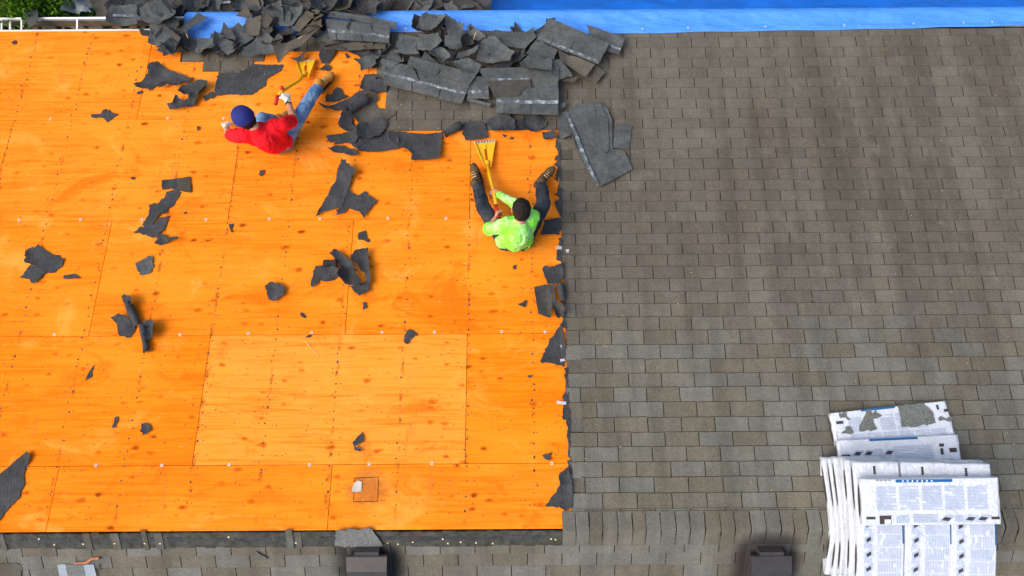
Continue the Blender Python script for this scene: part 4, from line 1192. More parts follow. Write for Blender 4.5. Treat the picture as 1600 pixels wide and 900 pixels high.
q('tan edged shingle layer under the grey end piece', 'C', [(1158,446),(1200,436),(1265,422),(1230,462)], 0.09, 0.006, 0.01, 'shingle_old')
strip('upper half of the long diagonal shingle pair', 'C', (325, 312), (690, 412), (655, 470), (300, 362), (0.15, 0.16, 0.155, 0.14), slots=(0.5,), tape=None, slot_t=0.5)
strip('long diagonal shingle strip with silver tape over the old shingles', 'C', (163, 325), (662, 455), (612, 577), (176, 466), (0.12, 0.13, 0.09, 0.08), slots=(0.36, 0.70), tape=(0.50, 0.60), slot_t=0.55)
strip('short taped shingle piece between the long strips', 'C', (655, 420), (755, 428), (762, 548), (640, 545), (0.13, 0.13, 0.10, 0.09), slots=(), tape=(0.64, 0.80), slot_t=0.7)
strip('dark lapped shingle strip above the lowest taped strip', 'C', (700, 378), (1150, 372), (1146, 500), (775, 502), (0.15, 0.15, 0.135, 0.135), slots=(0.55,), tape=(0.48, 0.58), mat='shingle_back', tape_s=(0.08, 0.62), slot_t=0.6)
q('dark brown tab on the lapped strip', 'C', [(750,455),(985,442),(998,485),(940,500),(930,530),(790,535)], 0.165, 0.004, 0.008, 'shingle_back_warm', torn=0.0015)  # tab in the warm dark backing colour
strip('lowest taped shingle strip with two square tabs, right of pile', 'C', (800, 490), (1148, 488), (1148, 640), (800, 628), (0.16, 0.15, 0.11, 0.11), slots=(0.13, 0.56), tape=(0.47, 0.59), slot_t=0.6)
roll(F_, 'curled grey shingle end under the lowest taped strip', 'C', (640, 548), (775, 585), 0.02, 0.03, 3.4, 0.3, 'shingle_back')
q('white and grey shreds at the right end of the lowest strip', 'S3', [(1090,480),(1145,460),(1140,500),(1100,520),(1085,505)], 0.05, 0.02, 0.03, 'shingle_back', thick=0.003)
strip('large two course slab of shingles leaning out over the tarp', 'S4', (245, 112), (848, 370), (742, 582), (118, 330), (0.19, 0.17, 0.13, 0.14), slots=(0.52,), tape=(0.86, 0.96), slot_t=0.45)
strip('dark shingle strip under the right end of the large slab', 'S4', (622, 180), (1006, 320), (945, 492), (700, 400), (0.13, 0.10, 0.08, 0.10), slots=(), tape=(0.62, 0.72), slot_t=0.6)
q('grey tab hanging from the left end of the large slab', 'S4', [(120,330),(332,440),(285,542),(10,472),(60,400)], 0.13, 0.006, 0.015)
q('tan weathered shingle face up below the large slab', 'S4', [(330,470),(480,500),(702,590),(640,680),(600,712),(350,545)], 0.12, 0.010, 0.03, 'shingle_flap', torn=0.0015)
q('brown weathered tab bent down at the end of the tan shingle', 'S4', [(712,590),(808,665),(715,782),(606,712)], 0.06, 0.008, 0.01, 'shingle_old', torn=0.0015)
# gutter pieces
o = q('grey shingle slab curled over the gutter with pale tape', 'A', [(685,90),(700,35),(860,35),(866,100),(870,165),(680,165)], 0.07, 0.012, 0.02, torn=0.0015)
patch_on(o, 'release_tape', 'A', [(686,86),(866,92),(866,108),(686,102)], 0.098, 'tape', 0.002, 0.0015)
q('small grey shingle stuck upright in the gutter', 'A', [(138,78),(190,60),(240,66),(246,165),(190,174)], 0.06, 0.01, 0.02)
# splinters
for k, (fr, p0, p1) in enumerate((('S1', (1465, 410), (1437, 500)), ('S1', (590, 350), (586, 375)), ('S5', (475, 440), (525, 410)), ('M', (310, 335), (392, 425)), ('A', (1165, 215), (1175, 240)))):
    (a, b) = pxs(fr, [p0, p1]); hh = 0.2 if fr != 'M' else 0.004
    s = MB(); s.tube([P(*a, hh), P(*b, hh)], [0.004, 0.002], 6)
    tag(s.build('wood_splinter', M['splinter']), ['orange wood splinter at the tarp edge of the pile', 'tiny splinter left of the blue gap', 'pale splinter on the doubled brown shingle', 'thin wood splinter lying on plywood below the seam', 'splinter beside the broad grey mass'][k], 'splinter')
# --- bits near the ridge on the near slope
scrap(S_, 'grey torn shingle flap above the left roof vent', 'V', [(235,252),(240,180),(330,160),(400,180),(445,140),(520,158),(600,172),(700,150),(780,155),(840,210),(900,280),(960,370),(975,430),(850,440),(500,440),(240,430)], 0.016, 0.004, 0.012, 'granule_grey', 0.004, 0.006, slope=1)
scrap(S_, 'scorched brown shingle patch at the lower left corner', 'K2', [(-80,740),(-80,590),(0,590),(25,580),(50,592),(85,578),(130,592),(180,578),(235,600),(255,640),(240,690),(245,760),(100,800)], 0.014, 0.003, 0.006, 'shingle_old', 0.002, 0.005, slope=1)
o = scrap(S_, 'new grey shingle scrap with two pale adhesive bands', 'K2', [(650,598),(1065,598),(1095,730),(1100,800),(690,800)], 0.016, 0.001, 0.002, 'adhesive_band', 0.001, 0.004, slope=1)
uv = [UVN(a, b, 0.0185) for a, b in pxs('K2', [(742,600),(942,600),(968,730),(970,800),(785,800)])]
sheet('granule_band', uv, WN, 0.0185, 0, 0, [M['granule_grey']], 0.001, 0.001, parent=o)
(a, b, c_, d_) = pxs('K2', [(845, 582), (985, 575), (1050, 530), (1130, 522)])
s = MB(); s.tube([PN(*t_, 0.02) for t_ in (a, b, c_, d_)], [0.009, 0.012, 0.013, 0.014], 8)
tag(s.build('caulk_bead', M['caulk']), 'wavy reddish brown caulk bead on the near shingles', 'caulk')
scrap(S_, 'small dark shingle chip on the near shingles left of vent', 'Z', [(-5,722),(60,755),(75,770),(55,778),(0,745)], 0.016, 0.003, 0.006, 'shingle_old', slope=1)
scrap(S_, 'oval dark chip beside the new grey shingle scrap', 'K2', [(1110,610),(1125,590),(1140,615),(1140,650),(1120,665),(1105,640)], 0.016, 0.003, 0.01, 'shingle_old', slope=1)
scrap('paper_scrap', 'pale paper tag on the square plywood patch', 'Z', [(597,350),(612,300),(640,283),(660,290),(660,350),(625,355)], 0.006, 0.002, 0.004, 'paper_grey', 0.001, 0.001)
# --- litter
lt = MB()
for _ in range(150):
    a, b = rnd.uniform(880, 1600), rnd.uniform(60, 780)
    if rnd.random() < 0.35: a, b = rnd.uniform(600, 860), rnd.uniform(140, 205)
    if rnd.random() < 0.2: a, b = rnd.uniform(260, 420), rnd.uniform(70, 118)
    p0 = P(a, b, 0.0135); r = rnd.uniform(0.004, 0.009); t = rnd.uniform(0, 3.1)
    dx = Vector((math.cos(t), math.sin(t) * CT, -math.sin(t) * ST)) * r; dy = NF.cross(dx) * 0.5
    lt.add([p0 - dx, p0 + dy, p0 + dx, p0 - dy + NF * 0.002], [(0, 1, 2), (0, 2, 3)])
tag(lt.build('leaf_litter', M['leaf_litter']), 'specks of yellow leaves and grit scattered on the shingles', 'litter', None, 'stuff')

# ------------------------------------------------------------------ beyond the eave: heap, film, shrub
x0, x1 = PZ(150, 10, -2.1).x, PZ(762, 10, -2.1).x
mv = []; mf = []
NXm, NYm = 70, 16
yb0 = y_lip + 0.05
for i in range(NXm + 1):
    f = i / NXm
    xx = x0 + (x1 - x0) * f
    for j in range(NYm + 1):
        gq = j / NYm
        yy = yb0 + 1.9 * gq
        side = min(1, min(f, 1 - f) / 0.06)
        z = -2.13 - 0.22 * (yy - yb0) - 1.6 * max(0, gq - 0.55) ** 1.3 * 2 + 0.07 * noise.noise(Vector((xx * 4, yy * 4, 2))) - 0.55 * (1 - side)
        if j == NYm or i in (0, NXm): z = ZG + 0.01 if j == NYm else z - 0.5
        mv.append((xx, yy, max(z, ZG + 0.01)))
for i in range(NXm):
    for j in range(NYm):
        a = i * (NYm + 1) + j; mf.append((a, a + NYm + 1, a + NYm + 2, a + 1))
tag(mk('debris_heap', mv, mf, M['felt_dark'], smooth=True), 'dark heap of torn roofing piled beyond the eave', 'debris heap')
RH = random.Random(12)
def heap_piece(a, b, r1, r2, an, mat, z, tilt, label, group=None):
    c0 = PZ(a, b, z)
    pts = []
    for x_, y_ in ragged_quad(RH, r1 * 0.8, r2 * 0.9):
        pts.append((c0.x + x_ * math.cos(an) - y_ * math.sin(an), c0.y + x_ * math.sin(an) + y_ * math.cos(an)))
    cx, cy = c0.x, c0.y
    def T(u, v, n): return Vector((u, v, z - 0.05 + n - 0.2 * (v - cy)))
    o = sheet(S_, pts, T, 0.05, 0.03, 0.04, [M[mat], M['cut_edge']], 0.004, 0.005, tilt=tilt, res=0.05)
    if o: tag(o, label, 'scrap', group)
for k in range(100):
    a = RH.uniform(158, 752); b = RH.uniform(-8, 16)
    z = -1.98 - RH.uniform(0, 0.12) - (0.012 * (16 - b))
    if b > 9: z = -1.93
    r1_ = RH.uniform(0.10, 0.26); mt_ = RH.choice(['shingle_back', 'shingle_back', 'felt', 'shingle_back_warm', 'shingle_old', 'felt_dark'])
    heap_piece(a, b, r1_, RH.uniform(0.06, 0.15), RH.uniform(-1.2, 1.2), mt_, z, (RH.uniform(-.5, .5), RH.uniform(-.5, .5)),
               '%s %s piece in the far heap, %s' % (size_word(r1_, .15, .21), LOOK[mt_], zone(a, HEAP_Z)), 'torn pieces in the heap beyond the eave')
for k in range(9):
    a = RH.uniform(165, 560); b = RH.uniform(0, 14); p0 = PZ(a, b, -1.88); t = RH.uniform(-.6, .6); L = RH.uniform(.03, .08)
    d = Vector((math.cos(t), math.sin(t), RH.uniform(-.1, .1))) * L; w = Vector((-math.sin(t), math.cos(t), 0)) * 0.012
    s = MB(); s.hexa([p0 - d - w, p0 + d - w, p0 + d + w, p0 - d + w], [p0 - d - w + Vector((0, 0, .003)), p0 + d - w + Vector((0, 0, .003)), p0 + d + w + Vector((0, 0, .003)), p0 - d + w + Vector((0, 0, .003))])
    tag(s.build('tape_strip', M['tape']), 'pale release tape strip on the heap %s' % zone(a, HEAP_Z), 'tape', 'tape strips on the heap')
# grey plastic film hung over a shrub end
fp = pxs('A', [(395, -40), (575, -40), (605, 30), (618, 98), (430, 101), (415, 60)])
cc = [PZ(a, b, -2.0) for a, b in fp]
def TF(u, v, n): return Vector((u, v, -2.05 + n - 0.25 * (v - cc[4].y)))
o = sheet('plastic_film', [(c.x, c.y) for c in cc], TF, 0.08, 0.16, 0.1, [M['grey_film']], 0.004, 0.0015, freq=9, res=0.03)
tag(o, 'crumpled silver grey plastic film beside the green shrub', 'plastic film')
lf = NT('shrub_leaf', 0.6, 0.3)
oi = lf.geo or lf.pos()
c1 = lf.mix(lf.geo.outputs['Random Per Island'], (0.06, 0.19, 0.008), (0.20, 0.40, 0.03))
lf.color(c1); M['shrub_leaf'] = lf.mat
simple('bark', (0.10, 0.07, 0.045), 0.9)
def shrub(px, py, rx, ry, rz, zc, n, label):
    c0 = PZ(px, py, zc)
    root = empty('evergreen_shrub', (c0.x, c0.y, ZG)); tag(root, label, 'shrub')
    R = random.Random(int(px) + 90)
    mb = MB()
    for _ in range(n):
        th = R.uniform(0, 6.283); ph = math.acos(R.uniform(-0.6, 1))
        rr = R.uniform(0.55, 1.0) ** 0.5
        dirv = Vector((math.sin(ph) * math.cos(th), math.sin(ph) * math.sin(th), math.cos(ph)))
        lump = 1 + 0.22 * noise.noise(dirv * 4)
        p = Vector((c0.x + dirv.x * rx * rr * lump, c0.y + dirv.y * ry * rr * lump, zc - rz + rz * (1 + dirv.z) * rr * lump * 0.9))
        s_ = R.uniform(0.018, 0.04)
        ax = (dirv + Vector((R.gauss(0, .6), R.gauss(0, .6), R.gauss(0.4, .5)))).normalized()
        b = ax.cross(Vector((R.gauss(0, 1), R.gauss(0, 1), R.gauss(0, 1)))).normalized()
        mb.add([p, p + ax * s_ + b * s_ * 0.45, p + ax * s_ * 2.0, p + ax * s_ - b * s_ * 0.45], [(0, 1, 2, 3)])
    mb.build('crown', M['shrub_leaf'], root)
    st = MB(); st.tube([(c0.x, c0.y, ZG), (c0.x + 0.02, c0.y, zc - rz), (c0.x, c0.y, zc)], [0.06, 0.045, 0.015], 8)
    for k in range(6):
        t = k * 1.05; st.tube([(c0.x, c0.y, zc - rz * 0.8 + 0.1 * k), (c0.x + rx * 0.6 * math.cos(t), c0.y + ry * 0.6 * math.sin(t), zc - 0.2 + 0.05 * k)], [0.02, 0.006], 6)
    st.build('trunk', M['bark'], root)
shrub(18, 2, 0.62, 0.42, 0.9, -2.05, 9000, 'bright green shrub behind the gutter at the upper left corner')
shrub(78, 3, 0.42, 0.36, 0.8, -2.12, 6500, 'green shrub between its larger neighbour and the grey film')
# ------------------------------------------------------------------ bundles of new shingles across the ridge
m = NT('wrapper', 0.28, 0.5); p_ = m.pos()
m.color(m.mix(m.ramp(m.noise(p_, 7, 5, 0.65), 0.5, 0.72, 0, 0.55), (0.70, 0.77, 0.87), (0.50, 0.57, 0.68)))
m.bump(m.math('ADD', m.noise(m.mapping(p_, (1, 1, 1), (0, 0, 0), (0.2, 0.4, 0.5)), 11, 6, 0.7, 1.5), m.math('MULTIPLY', m.noise(p_, 3, 2), 0.5)), 0.75, 0.03); M['wrapper'] = m.mat
simple('ink_text', (0.44, 0.52, 0.68), 0.5, 0.3, 0.1)
simple('ink_dark', (0.055, 0.05, 0.05), 0.5, 0.3, 0.2)
simple('ink_blue', (0.012, 0.12, 0.34), 0.45, 0.3, 0.1)
simple('ink_white', (0.8, 0.83, 0.88), 0.45, 0.3, 0.05)
def smooth_abs(y, k=0.10): return math.sqrt(y * y + k * k) - k * 0.6
def bundle(label, S, nx, ny, th, printer=None, group=None, slits=True, seed=1, torn=None):
    """S(s, t, n): point on the bundle; s across, t along, n height from its underside"""
    R = random.Random(seed)
    root = empty('shingle_bundle', S(0.5, 0.5, 0.0)); tag(root, label, 'shingle bundle', group)
    def ring(t, inset, n):
        pts = []
        for i in range(nx + 1): pts.append((inset + (1 - 2 * inset) * i / nx, t))
        return pts
    mb = MB()
    # side profile as loops round the outline
    loops = [(0.004, 0.10), (0.0, 0.25), (-0.002, 0.55), (0.0, 0.85), (0.008, 0.97), (0.022, 1.0)]
    outline = [(i / nx, 0.0) for i in range(nx)] + [(1.0, j / ny) for j in range(ny)] + [(1 - i / nx, 1.0) for i in range(nx)] + [(0.0, 1 - j / ny) for j in range(ny)]
    no = len(outline); vv = []
    for (ins, fn) in loops:
        for (s, t) in outline:
            wob = 0.011 * noise.noise(Vector((s * 9 + seed, t * 11, fn * 2.2 + seed))) + 0.004 * noise.noise(Vector((s * 30 + seed, t * 34, fn * 4)))
            s2 = 0.5 + (s - 0.5) * (1 - 2 * ins * 0.9 + 2 * wob); t2 = 0.5 + (t - 0.5) * (1 - 2 * ins * 0.55 + wob)
            vv.append(S(s2, t2, th * fn))
    fs = []
    for l in range(len(loops) - 1):
        for k in range(no):
            a, b = l * no + k, l * no + (k + 1) % no
            fs.append((a, b, b + no, a + no))
    mb.add(vv, fs)
    gx, gy = nx * 2, ny * 2
    gv = []
    for i in range(gx + 1):
        for j in range(gy + 1):
            s, t = 0.02 + 0.96 * i / gx, 0.012 + 0.976 * j / gy
            e = 1 if 0 < i < gx and 0 < j < gy else 0
            gv.append(S(s, t, th * 1.0 + e * 0.0035 * noise.noise(Vector((s * 6 + seed, t * 16, 1.5))) + (0.0 if e else -0.0008)))
    mb.add(gv, [(i * (gy + 1) + j, (i + 1) * (gy + 1) + j, (i + 1) * (gy + 1) + j + 1, i * (gy + 1) + j + 1) for i in range(gx) for j in range(gy)])
    nb = len(mb.v)
    mb.add([S(s, t, th * 0.1) for s, t in ((0.01, 0.01), (0.99, 0.01), (0.99, 0.99), (0.01, 0.99))], [(3, 2, 1, 0)])
    w = mb.build('wrapper', M['wrapper'], root, smooth=True)
    bm = bmesh.new(); bm.from_mesh(w.data); bmesh.ops.remove_doubles(bm, verts=bm.verts, dist=0.0004); bmesh.ops.recalc_face_normals(bm, faces=bm.faces); bm.to_mesh(w.data); bm.free()
    if slits:
        for (sv, t0, t1) in slits:
            sl = MB()
            k = 8
            for j in range(k):
                a = t0 + (t1 - t0) * j / k; b = t0 + (t1 - t0) * (j + 1) / k
                wa = math.sin(math.pi * (j + 0.02) / k) ** 0.4; wb = math.sin(math.pi * min(j + 1, k - 0.02) / k) ** 0.4
                e = -0.012 if sv < 0.5 else 0.012
                sl.add([S(sv + e, a, th * (0.5 - 0.22 * wa)), S(sv + e, b, th * (0.5 - 0.22 * wb)), S(sv + e, b, th * (0.5 + 0.22 * wb)), S(sv + e, a, th * (0.5 + 0.22 * wa))], [(0, 1, 2, 3)])
            sl.build('wrapper_opening', M['ink_dark'], root)
    if printer:
        pr_ = {'text': MB(), 'dark': MB(), 'blue': MB(), 'white': MB()}
        def ink(kind, s0, s1, t0, t1, lift=0.005, rot=0.0):
            ks = max(1, int(abs(s1 - s0) * nx)); kt = max(1, int(abs(t1 - t0) * ny * 1.5))
            cs_, ct_ = (s0 + s1) / 2, (t0 + t1) / 2
            for i in range(ks):
                for j in range(kt):
                    qd = []
                    for (a, b) in ((i, j), (i + 1, j), (i + 1, j + 1), (i, j + 1)):
                        s = s0 + (s1 - s0) * a / ks; t = t0 + (t1 - t0) * b / kt
                        if rot:
                            ds, dt = s - cs_, t - ct_
                            s, t = cs_ + ds + dt * rot * 0.4, ct_ + dt - ds * rot * 0.4
                        qd.append(S(s, t, th + lift))
                    pr_[kind].add(qd, [(0, 1, 2, 3)])
        printer(ink, R)
        for k, m_ in (('text', 'ink_text'), ('dark', 'ink_dark'), ('blue', 'ink_blue'), ('white', 'ink_white')):
            if pr_[k].v: pr_[k].build('printed_' + {'text': 'text', 'dark': 'marks', 'blue': 'band', 'white': 'lettering'}[k], M[m_], root)['kind'] = 'stuff'
    return root
def text_block(ink, R, s0, s1, t0, t1, lines, along='s', fill=0.55):
    for l in range(lines):
        a = l / lines; b = (l + fill) / lines
        cur = 0.0
        while cur < 0.97:
            w = min(R.uniform(0.12, 0.5), 1 - cur)
            if R.random() < 0.93:
                if along == 's': ink('text', s0 + (s1 - s0) * cur, s0 + (s1 - s0) * (cur + w * 0.93), t0 + (t1 - t0) * a, t0 + (t1 - t0) * b)
                else: ink('text', s0 + (s1 - s0) * a, s0 + (s1 - s0) * b, t0 + (t1 - t0) * cur, t0 + (t1 - t0) * (cur + w * 0.93))
            cur += w
# long horizontal top bundle prints (s along its length, t across)
def print_top(ink, R):
    ink('blue', 0.245, 0.655, 0.015, 0.075)
    for k in range(7): ink('white', 0.29 + k * 0.035, 0.29 + k * 0.035 + 0.012, 0.03, 0.06, 0.0062)
    for k in range(4): ink('dark', 0.10 + k * 0.03, 0.122 + k * 0.03, 0.015, 0.03)
    for k in range(5): text_block(ink, R, 0.10 + k * 0.165, 0.10 + k * 0.165 + 0.145, 0.16, 0.68, 17)
    ink('text', 0.16, 0.19, 0.56, 0.63, 0.0058)
    ink('dark', 0.02, 0.085, 0.80, 0.855); ink('dark', 0.925, 0.985, 0.83, 0.885)
    ink('dark', 0.115, 0.20, 0.78, 0.96); ink('white', 0.15, 0.195, 0.86, 0.95, 0.0062)
    text_block(ink, R, 0.235, 0.33, 0.78, 0.95, 6); text_block(ink, R, 0.36, 0.54, 0.76, 0.95, 6)
    for k in (0.575, 0.75, 0.84): ink('dark', k, k + 0.05, 0.83, 0.90, 0.006, rot=-0.9); ink('text', k - 0.01, k + 0.06, 0.79, 0.95, 0.0052, rot=-0.9)
    text_block(ink, R, 0.66, 0.72, 0.79, 0.94, 7)
# bundles running across the ridge: s across, t from far end to near end
def print_long(ink, R):
    ink('dark', 0.42, 0.47, 0.03, 0.095)
    for k in range(6): text_block(ink, R, 0.42, 0.94, 0.36 + k * 0.105, 0.36 + k * 0.105 + 0.095, 15, 't')
    for k in range(5):
        ink('dark', 0.17, 0.27, 0.47 + k * 0.12, 0.50 + k * 0.12, 0.006, rot=0.5); ink('text', 0.13, 0.31, 0.455 + k * 0.12, 0.515 + k * 0.12, 0.0052, rot=0.5)
        text_block(ink, R, 0.12, 0.30, 0.40 + k * 0.12, 0.44 + k * 0.12, 6, 't')
    ink('blue', 0.955, 0.985, 0.36, 0.64)
def print_text_only(ink, R):
    text_block(ink, R, 0.1, 0.9, 0.02, 0.09, 14, 't')
BT = 0.066
u_left = PZ(1293, 800, 0.0).x + 0.005
BW = 0.370
y_far = PZ(1450, 722, 0.36).y
NLAY = 6
grp = 'lower bundles of the main stack'
words = ['bottom', 'second lowest', 'third lowest', 'fourth lowest', 'fifth lowest', 'top']
for lay in range(NLAY):
    for col_ in range(3):
        Rb = random.Random(lay * 7 + col_ * 31 + 3)
        jx = Rb.uniform(-0.012, 0.012) + (0.010 * lay if col_ == 0 else 0.012 * lay)
        jy = Rb.uniform(-0.012, 0.012) - 0.020 * (NLAY - 1 - lay)
        ub = u_left + col_ * (BW + 0.004) + jx
        n0 = 0.016 + lay * (BT + 0.002)
        yf = y_far + jy + (0.02 if (lay < 5 and col_ == 0) else 0) + (-0.02 if col_ == 2 and lay == 5 else 0)
        Lb = 1.06
        def S(s, t, n, ub=ub, n0=n0, yf=yf, Lb=Lb, sk=Rb.uniform(-0.012, 0.012), lay=lay):
            y = yf - Lb * t * CT
            return Vector((ub + BW * s + sk * (t - 0.5), y, -0.3503 * smooth_abs(y, 0.10 + 0.05 * lay) * (1 - 0.10 * lay) + 0.012 + n0 + n))
        side = []
        if col_ == 0 and lay != 3:
            side = [(0.0, Rb.uniform(0.02, 0.1), Rb.uniform(0.3, 0.42)), (0.0, Rb.uniform(0.62, 0.7), Rb.uniform(0.85, 0.97))]
        elif col_ == 2:
            side = [(1.0, 0.2, 0.4)]
        if lay == NLAY - 1:
            lab = ['upright printed white bundle in the top layer, left column under the crosswise bundle', 'upright printed white bundle in the top layer, middle column under the crosswise bundle', 'upright printed white bundle in the top layer, right column of the stack'][col_]
            bundle(lab, S, 6, 18, BT, print_long, None, side, seed=lay * 10 + col_ + 2)
        elif col_ == 0:
            bundle('white shingle bundle, %s layer on the left side of the stack' % words[lay], S, 6, 14, BT, print_text_only if lay == 4 else None, grp, side, seed=lay * 10 + col_ + 2)
        else:
            bundle('white shingle bundle, %s layer in the %s column of the stack' % (words[lay], ('left', 'middle', 'right')[col_]), S, 4, 12, BT, None, grp, side, seed=lay * 10 + col_ + 2)
# crosswise bundle on top
n_top = 0.016 + NLAY * (BT + 0.002)
def zsurf(y, n): return -0.3503 * 0.5 * (smooth_abs(y, 0.35) * 0.4 + 0.06) + 0.016 + n
yA = PZ(1450, 748, zsurf(0.46, n_top + BT)).y; yB = PZ(1450, 821, zsurf(0.05, n_top + BT)).y
xA = PZ(1348.5, 785, zsurf(0.25, n_top + BT)).x; xB = PZ(1564, 785, zsurf(0.25, n_top + BT)).x
def S(s, t, n):
    y = yA + (yB - yA) * t
    return Vector((xA + (xB - xA) * s + 0.006 * (t - 0.5), y + 0.006 * (s - 0.5), zsurf(y, n_top + n)))
bundle('uppermost white bundle with blue band lying crosswise on the stack', S, 14, 6, BT, print_top, None, [(0.0, 0.12, 0.85)], seed=77)
# two bundles on the far slope behind the stack
def slope_bundle(label, quad, h0, printer, seed, slits):
    c4 = [P(a, b, h0 + BT) for a, b in quad]
    def S(s, t, n):
        p = (c4[0] * (1 - s) + c4[1] * s) * (1 - t) + (c4[3] * (1 - s) + c4[2] * s) * t
        return p + NF * (n - BT)
    return bundle(label, S, 14, 6, BT, printer, None, slits, seed)
def print_b2(ink, R):
    ink('blue', 0.26, 0.66, 0.01, 0.06)
    ink('dark', 0.02, 0.09, 0.36, 0.45); ink('dark', 0.91, 0.97, 0.30, 0.40); ink('dark', 0.83, 0.87, 0.19, 0.26); ink('dark', 0.835, 0.86, 0.30, 0.44)
    for k in (0.13, 0.22, 0.39): ink('dark', k, k + 0.045, 0.31, 0.39, 0.006, rot=-0.8); ink('text', k - 0.01, k + 0.055, 0.27, 0.43, 0.0052, rot=-0.8)
    text_block(ink, R, 0.45, 0.78, 0.2, 0.56, 10); text_block(ink, R, 0.29, 0.36, 0.25, 0.5, 7)
def print_b1(ink, R):
    ink('blue', 0.26, 0.55, 0.0, 0.05)
    for k in range(6): text_block(ink, R, 0.13 + k * 0.135, 0.13 + k * 0.135 + 0.12, 0.66 + 0.0 * k, 0.93, 8)
    for k in (0, 2, 3, 4): text_block(ink, R, 0.13 + k * 0.135, 0.13 + k * 0.135 + 0.12, 0.2, 0.62, 11)
    ink('dark', 0.03, 0.09, 0.26, 0.34); ink('dark', 0.955, 0.995, 0.20, 0.27); ink('dark', 0.90, 0.92, 0.08, 0.2)
quad2 = [(1308.5, 688), (1497, 679), (1506, 748), (1316, 752)]
slope_bundle('white bundle half hidden behind the stack, next to the torn one', quad2, 0.075, print_b2, 41, [(0.0, 0.1, 0.5)])
quad1 = [(1297.5, 645.5), (1478, 626), (1497.5, 690), (1308, 699)]
b1 = slope_bundle('rearmost white bundle with its wrapper torn open over grey shingles', quad1, 0.012, print_b1, 42, [(0.0, 0.1, 0.9)])
FR['T1'] = (1280, 610, 6.667)
for pts in ([(205,230),(285,225),(290,270),(330,300),(300,310),(275,285),(220,290)], [(240,430),(275,378),(330,375),(362,440),(300,452),(230,452)],
            [(415,380),(470,270),(515,190),(550,230),(570,340),(605,400),(560,415),(420,425)], [(525,195),(555,240),(590,195),(600,230),(660,265),(610,290),(545,300)],
            [(815,165),(1090,130),(1130,170),(1180,220),(1215,340),(1050,370),(860,382),(850,300)], [(1240,290),(1300,280),(1350,275),(1395,300),(1370,325),(1300,305),(1250,320)]):
    hh = 0.012 + BT + 0.006
    uv = [UV(a, b, hh) for a, b in pxs('T1', pts)]
    sheet('exposed_shingle', uv, W, hh, 0.002, 0, [M['granule_grey']], 0.004, 0.003, parent=b1)

# ------------------------------------------------------------------ tear-off shovels
simple('shovel_yellow', (0.86, 0.46, 0.006), 0.45, 0.45, 0.12, 18)
simple('shovel_red', (0.72, 0.035, 0.03), 0.45, 0.4, 0.1)
simple('steel', (0.42, 0.40, 0.38), 0.4, 0.5, 0.25, 30)
def shovel(label, tl, tr, br, bl, hs, shaft, grip, red_cuffs):
    """blade corners in pixels (teeth edge first), shaft points (px, py, h)"""
    c4 = [P(a, b, h) for (a, b), h in zip((tl, tr, br, bl), hs)]
    root = empty('roofing_shovel', (c4[0] + c4[1]) / 2); tag(root, label, 'shovel')
    nrm = (c4[1] - c4[0]).cross(c4[3] - c4[0]).normalized()
    if nrm.z < 0: nrm = -nrm
    def pt(s, t, o=0.0):
        return (c4[0] * (1 - s) + c4[1] * s) * (1 - t) + (c4[3] * (1 - s) + c4[2] * s) * t + nrm * o
    bl_ = MB()
    def plate(s0, s1, t0, t1, o, tk, mi=0, s0b=None, s1b=None):
        s0b = s0 if s0b is None else s0b; s1b = s1 if s1b is None else s1b
        q4 = [(s0, t0), (s1, t0), (s1b, t1), (s0b, t1)]
        bl_.hexa([pt(a, b, o - tk) for a, b in q4], [pt(a, b, o) for a, b in q4], mi)
    plate(0.0, 1.0, 0.06, 0.30, 0, 0.004)
    plate(0.0, 0.43, 0.30, 0.86, 0, 0.004, s1b=0.36); plate(0.57, 1.0, 0.30, 0.86, 0, 0.004, s0b=0.64)
    plate(0.0, 1.0, 0.86, 1.0, 0, 0.004)
    bl_.build('blade', M['shovel_yellow'], root)
    bl_ = MB()
    n = 8
    for k in range(n):
        a = k / n
        bl_.hexa([pt(a + 0.01, 0.07, -0.003), pt(a + 0.95 / n, 0.07, -0.003), pt(a + 0.7 / n, -0.03, -0.003), pt(a + 0.3 / n, -0.03, -0.003)],
                 [pt(a + 0.01, 0.07, 0.003), pt(a + 0.95 / n, 0.07, 0.003), pt(a + 0.7 / n, -0.03, 0.002), pt(a + 0.3 / n, -0.03, 0.002)])
    bl_.build('teeth', M['steel'], root)
    bl_ = MB()
    plate(0.0, 0.05, 0.06, 1.0, 0.022, 0.022, s1b=0.12); plate(0.95, 1.0, 0.06, 1.0, 0.022, 0.022, s0b=0.88)
    bl_.build('side_flange', M['shovel_yellow'], root)
    bl_ = MB()
    bl_.tube([pt(0.5, 0.9, 0.012), pt(0.5, 0.80, 0.010)], [0.018, 0.016], 8); bl_.tube([pt(0.5, 0.30, 0.004), pt(0.5, 0.12, 0.003)], [0.009, 0.004], 8)
    bl_.build('rib', M['shovel_yellow'], root)
    sp = [pt(0.5, 0.86, 0.012)] + [P(*p) for p in shaft]
    sh = MB(); sh.tube(sp, 0.0175, 12); shf = sh.build('shaft', M['shovel_yellow'], root, smooth=True)
    so = MB(); so.tube([pt(0.5, 0.78, 0.012), sp[0].lerp(sp[1], 0.12)], [0.024, 0.023], 10); so.build('socket', M['shovel_yellow'], root)
    gp = MB(); gp.tube([P(*p) for p in grip], 0.021, 12); gp.build('grip', M['shovel_red'], root, smooth=True)
    for (a, b) in red_cuffs:
        cf = MB(); cf.tube([P(*a), P(*b)], 0.0205, 12); cf.build('cuff', M['shovel_red'], root, smooth=True)
    return root
shovel('yellow toothed roofing shovel with red grip held by the lime shirted worker', (739.5, 222), (775, 219), (767.5, 262), (757, 262.5), (0.012, 0.012, 0.055, 0.055),
       [(766, 278, 0.10), (771.5, 299, 0.18), (775.5, 322, 0.27)], [(775, 321, 0.265), (777, 333, 0.31), (778, 340, 0.335)], [])
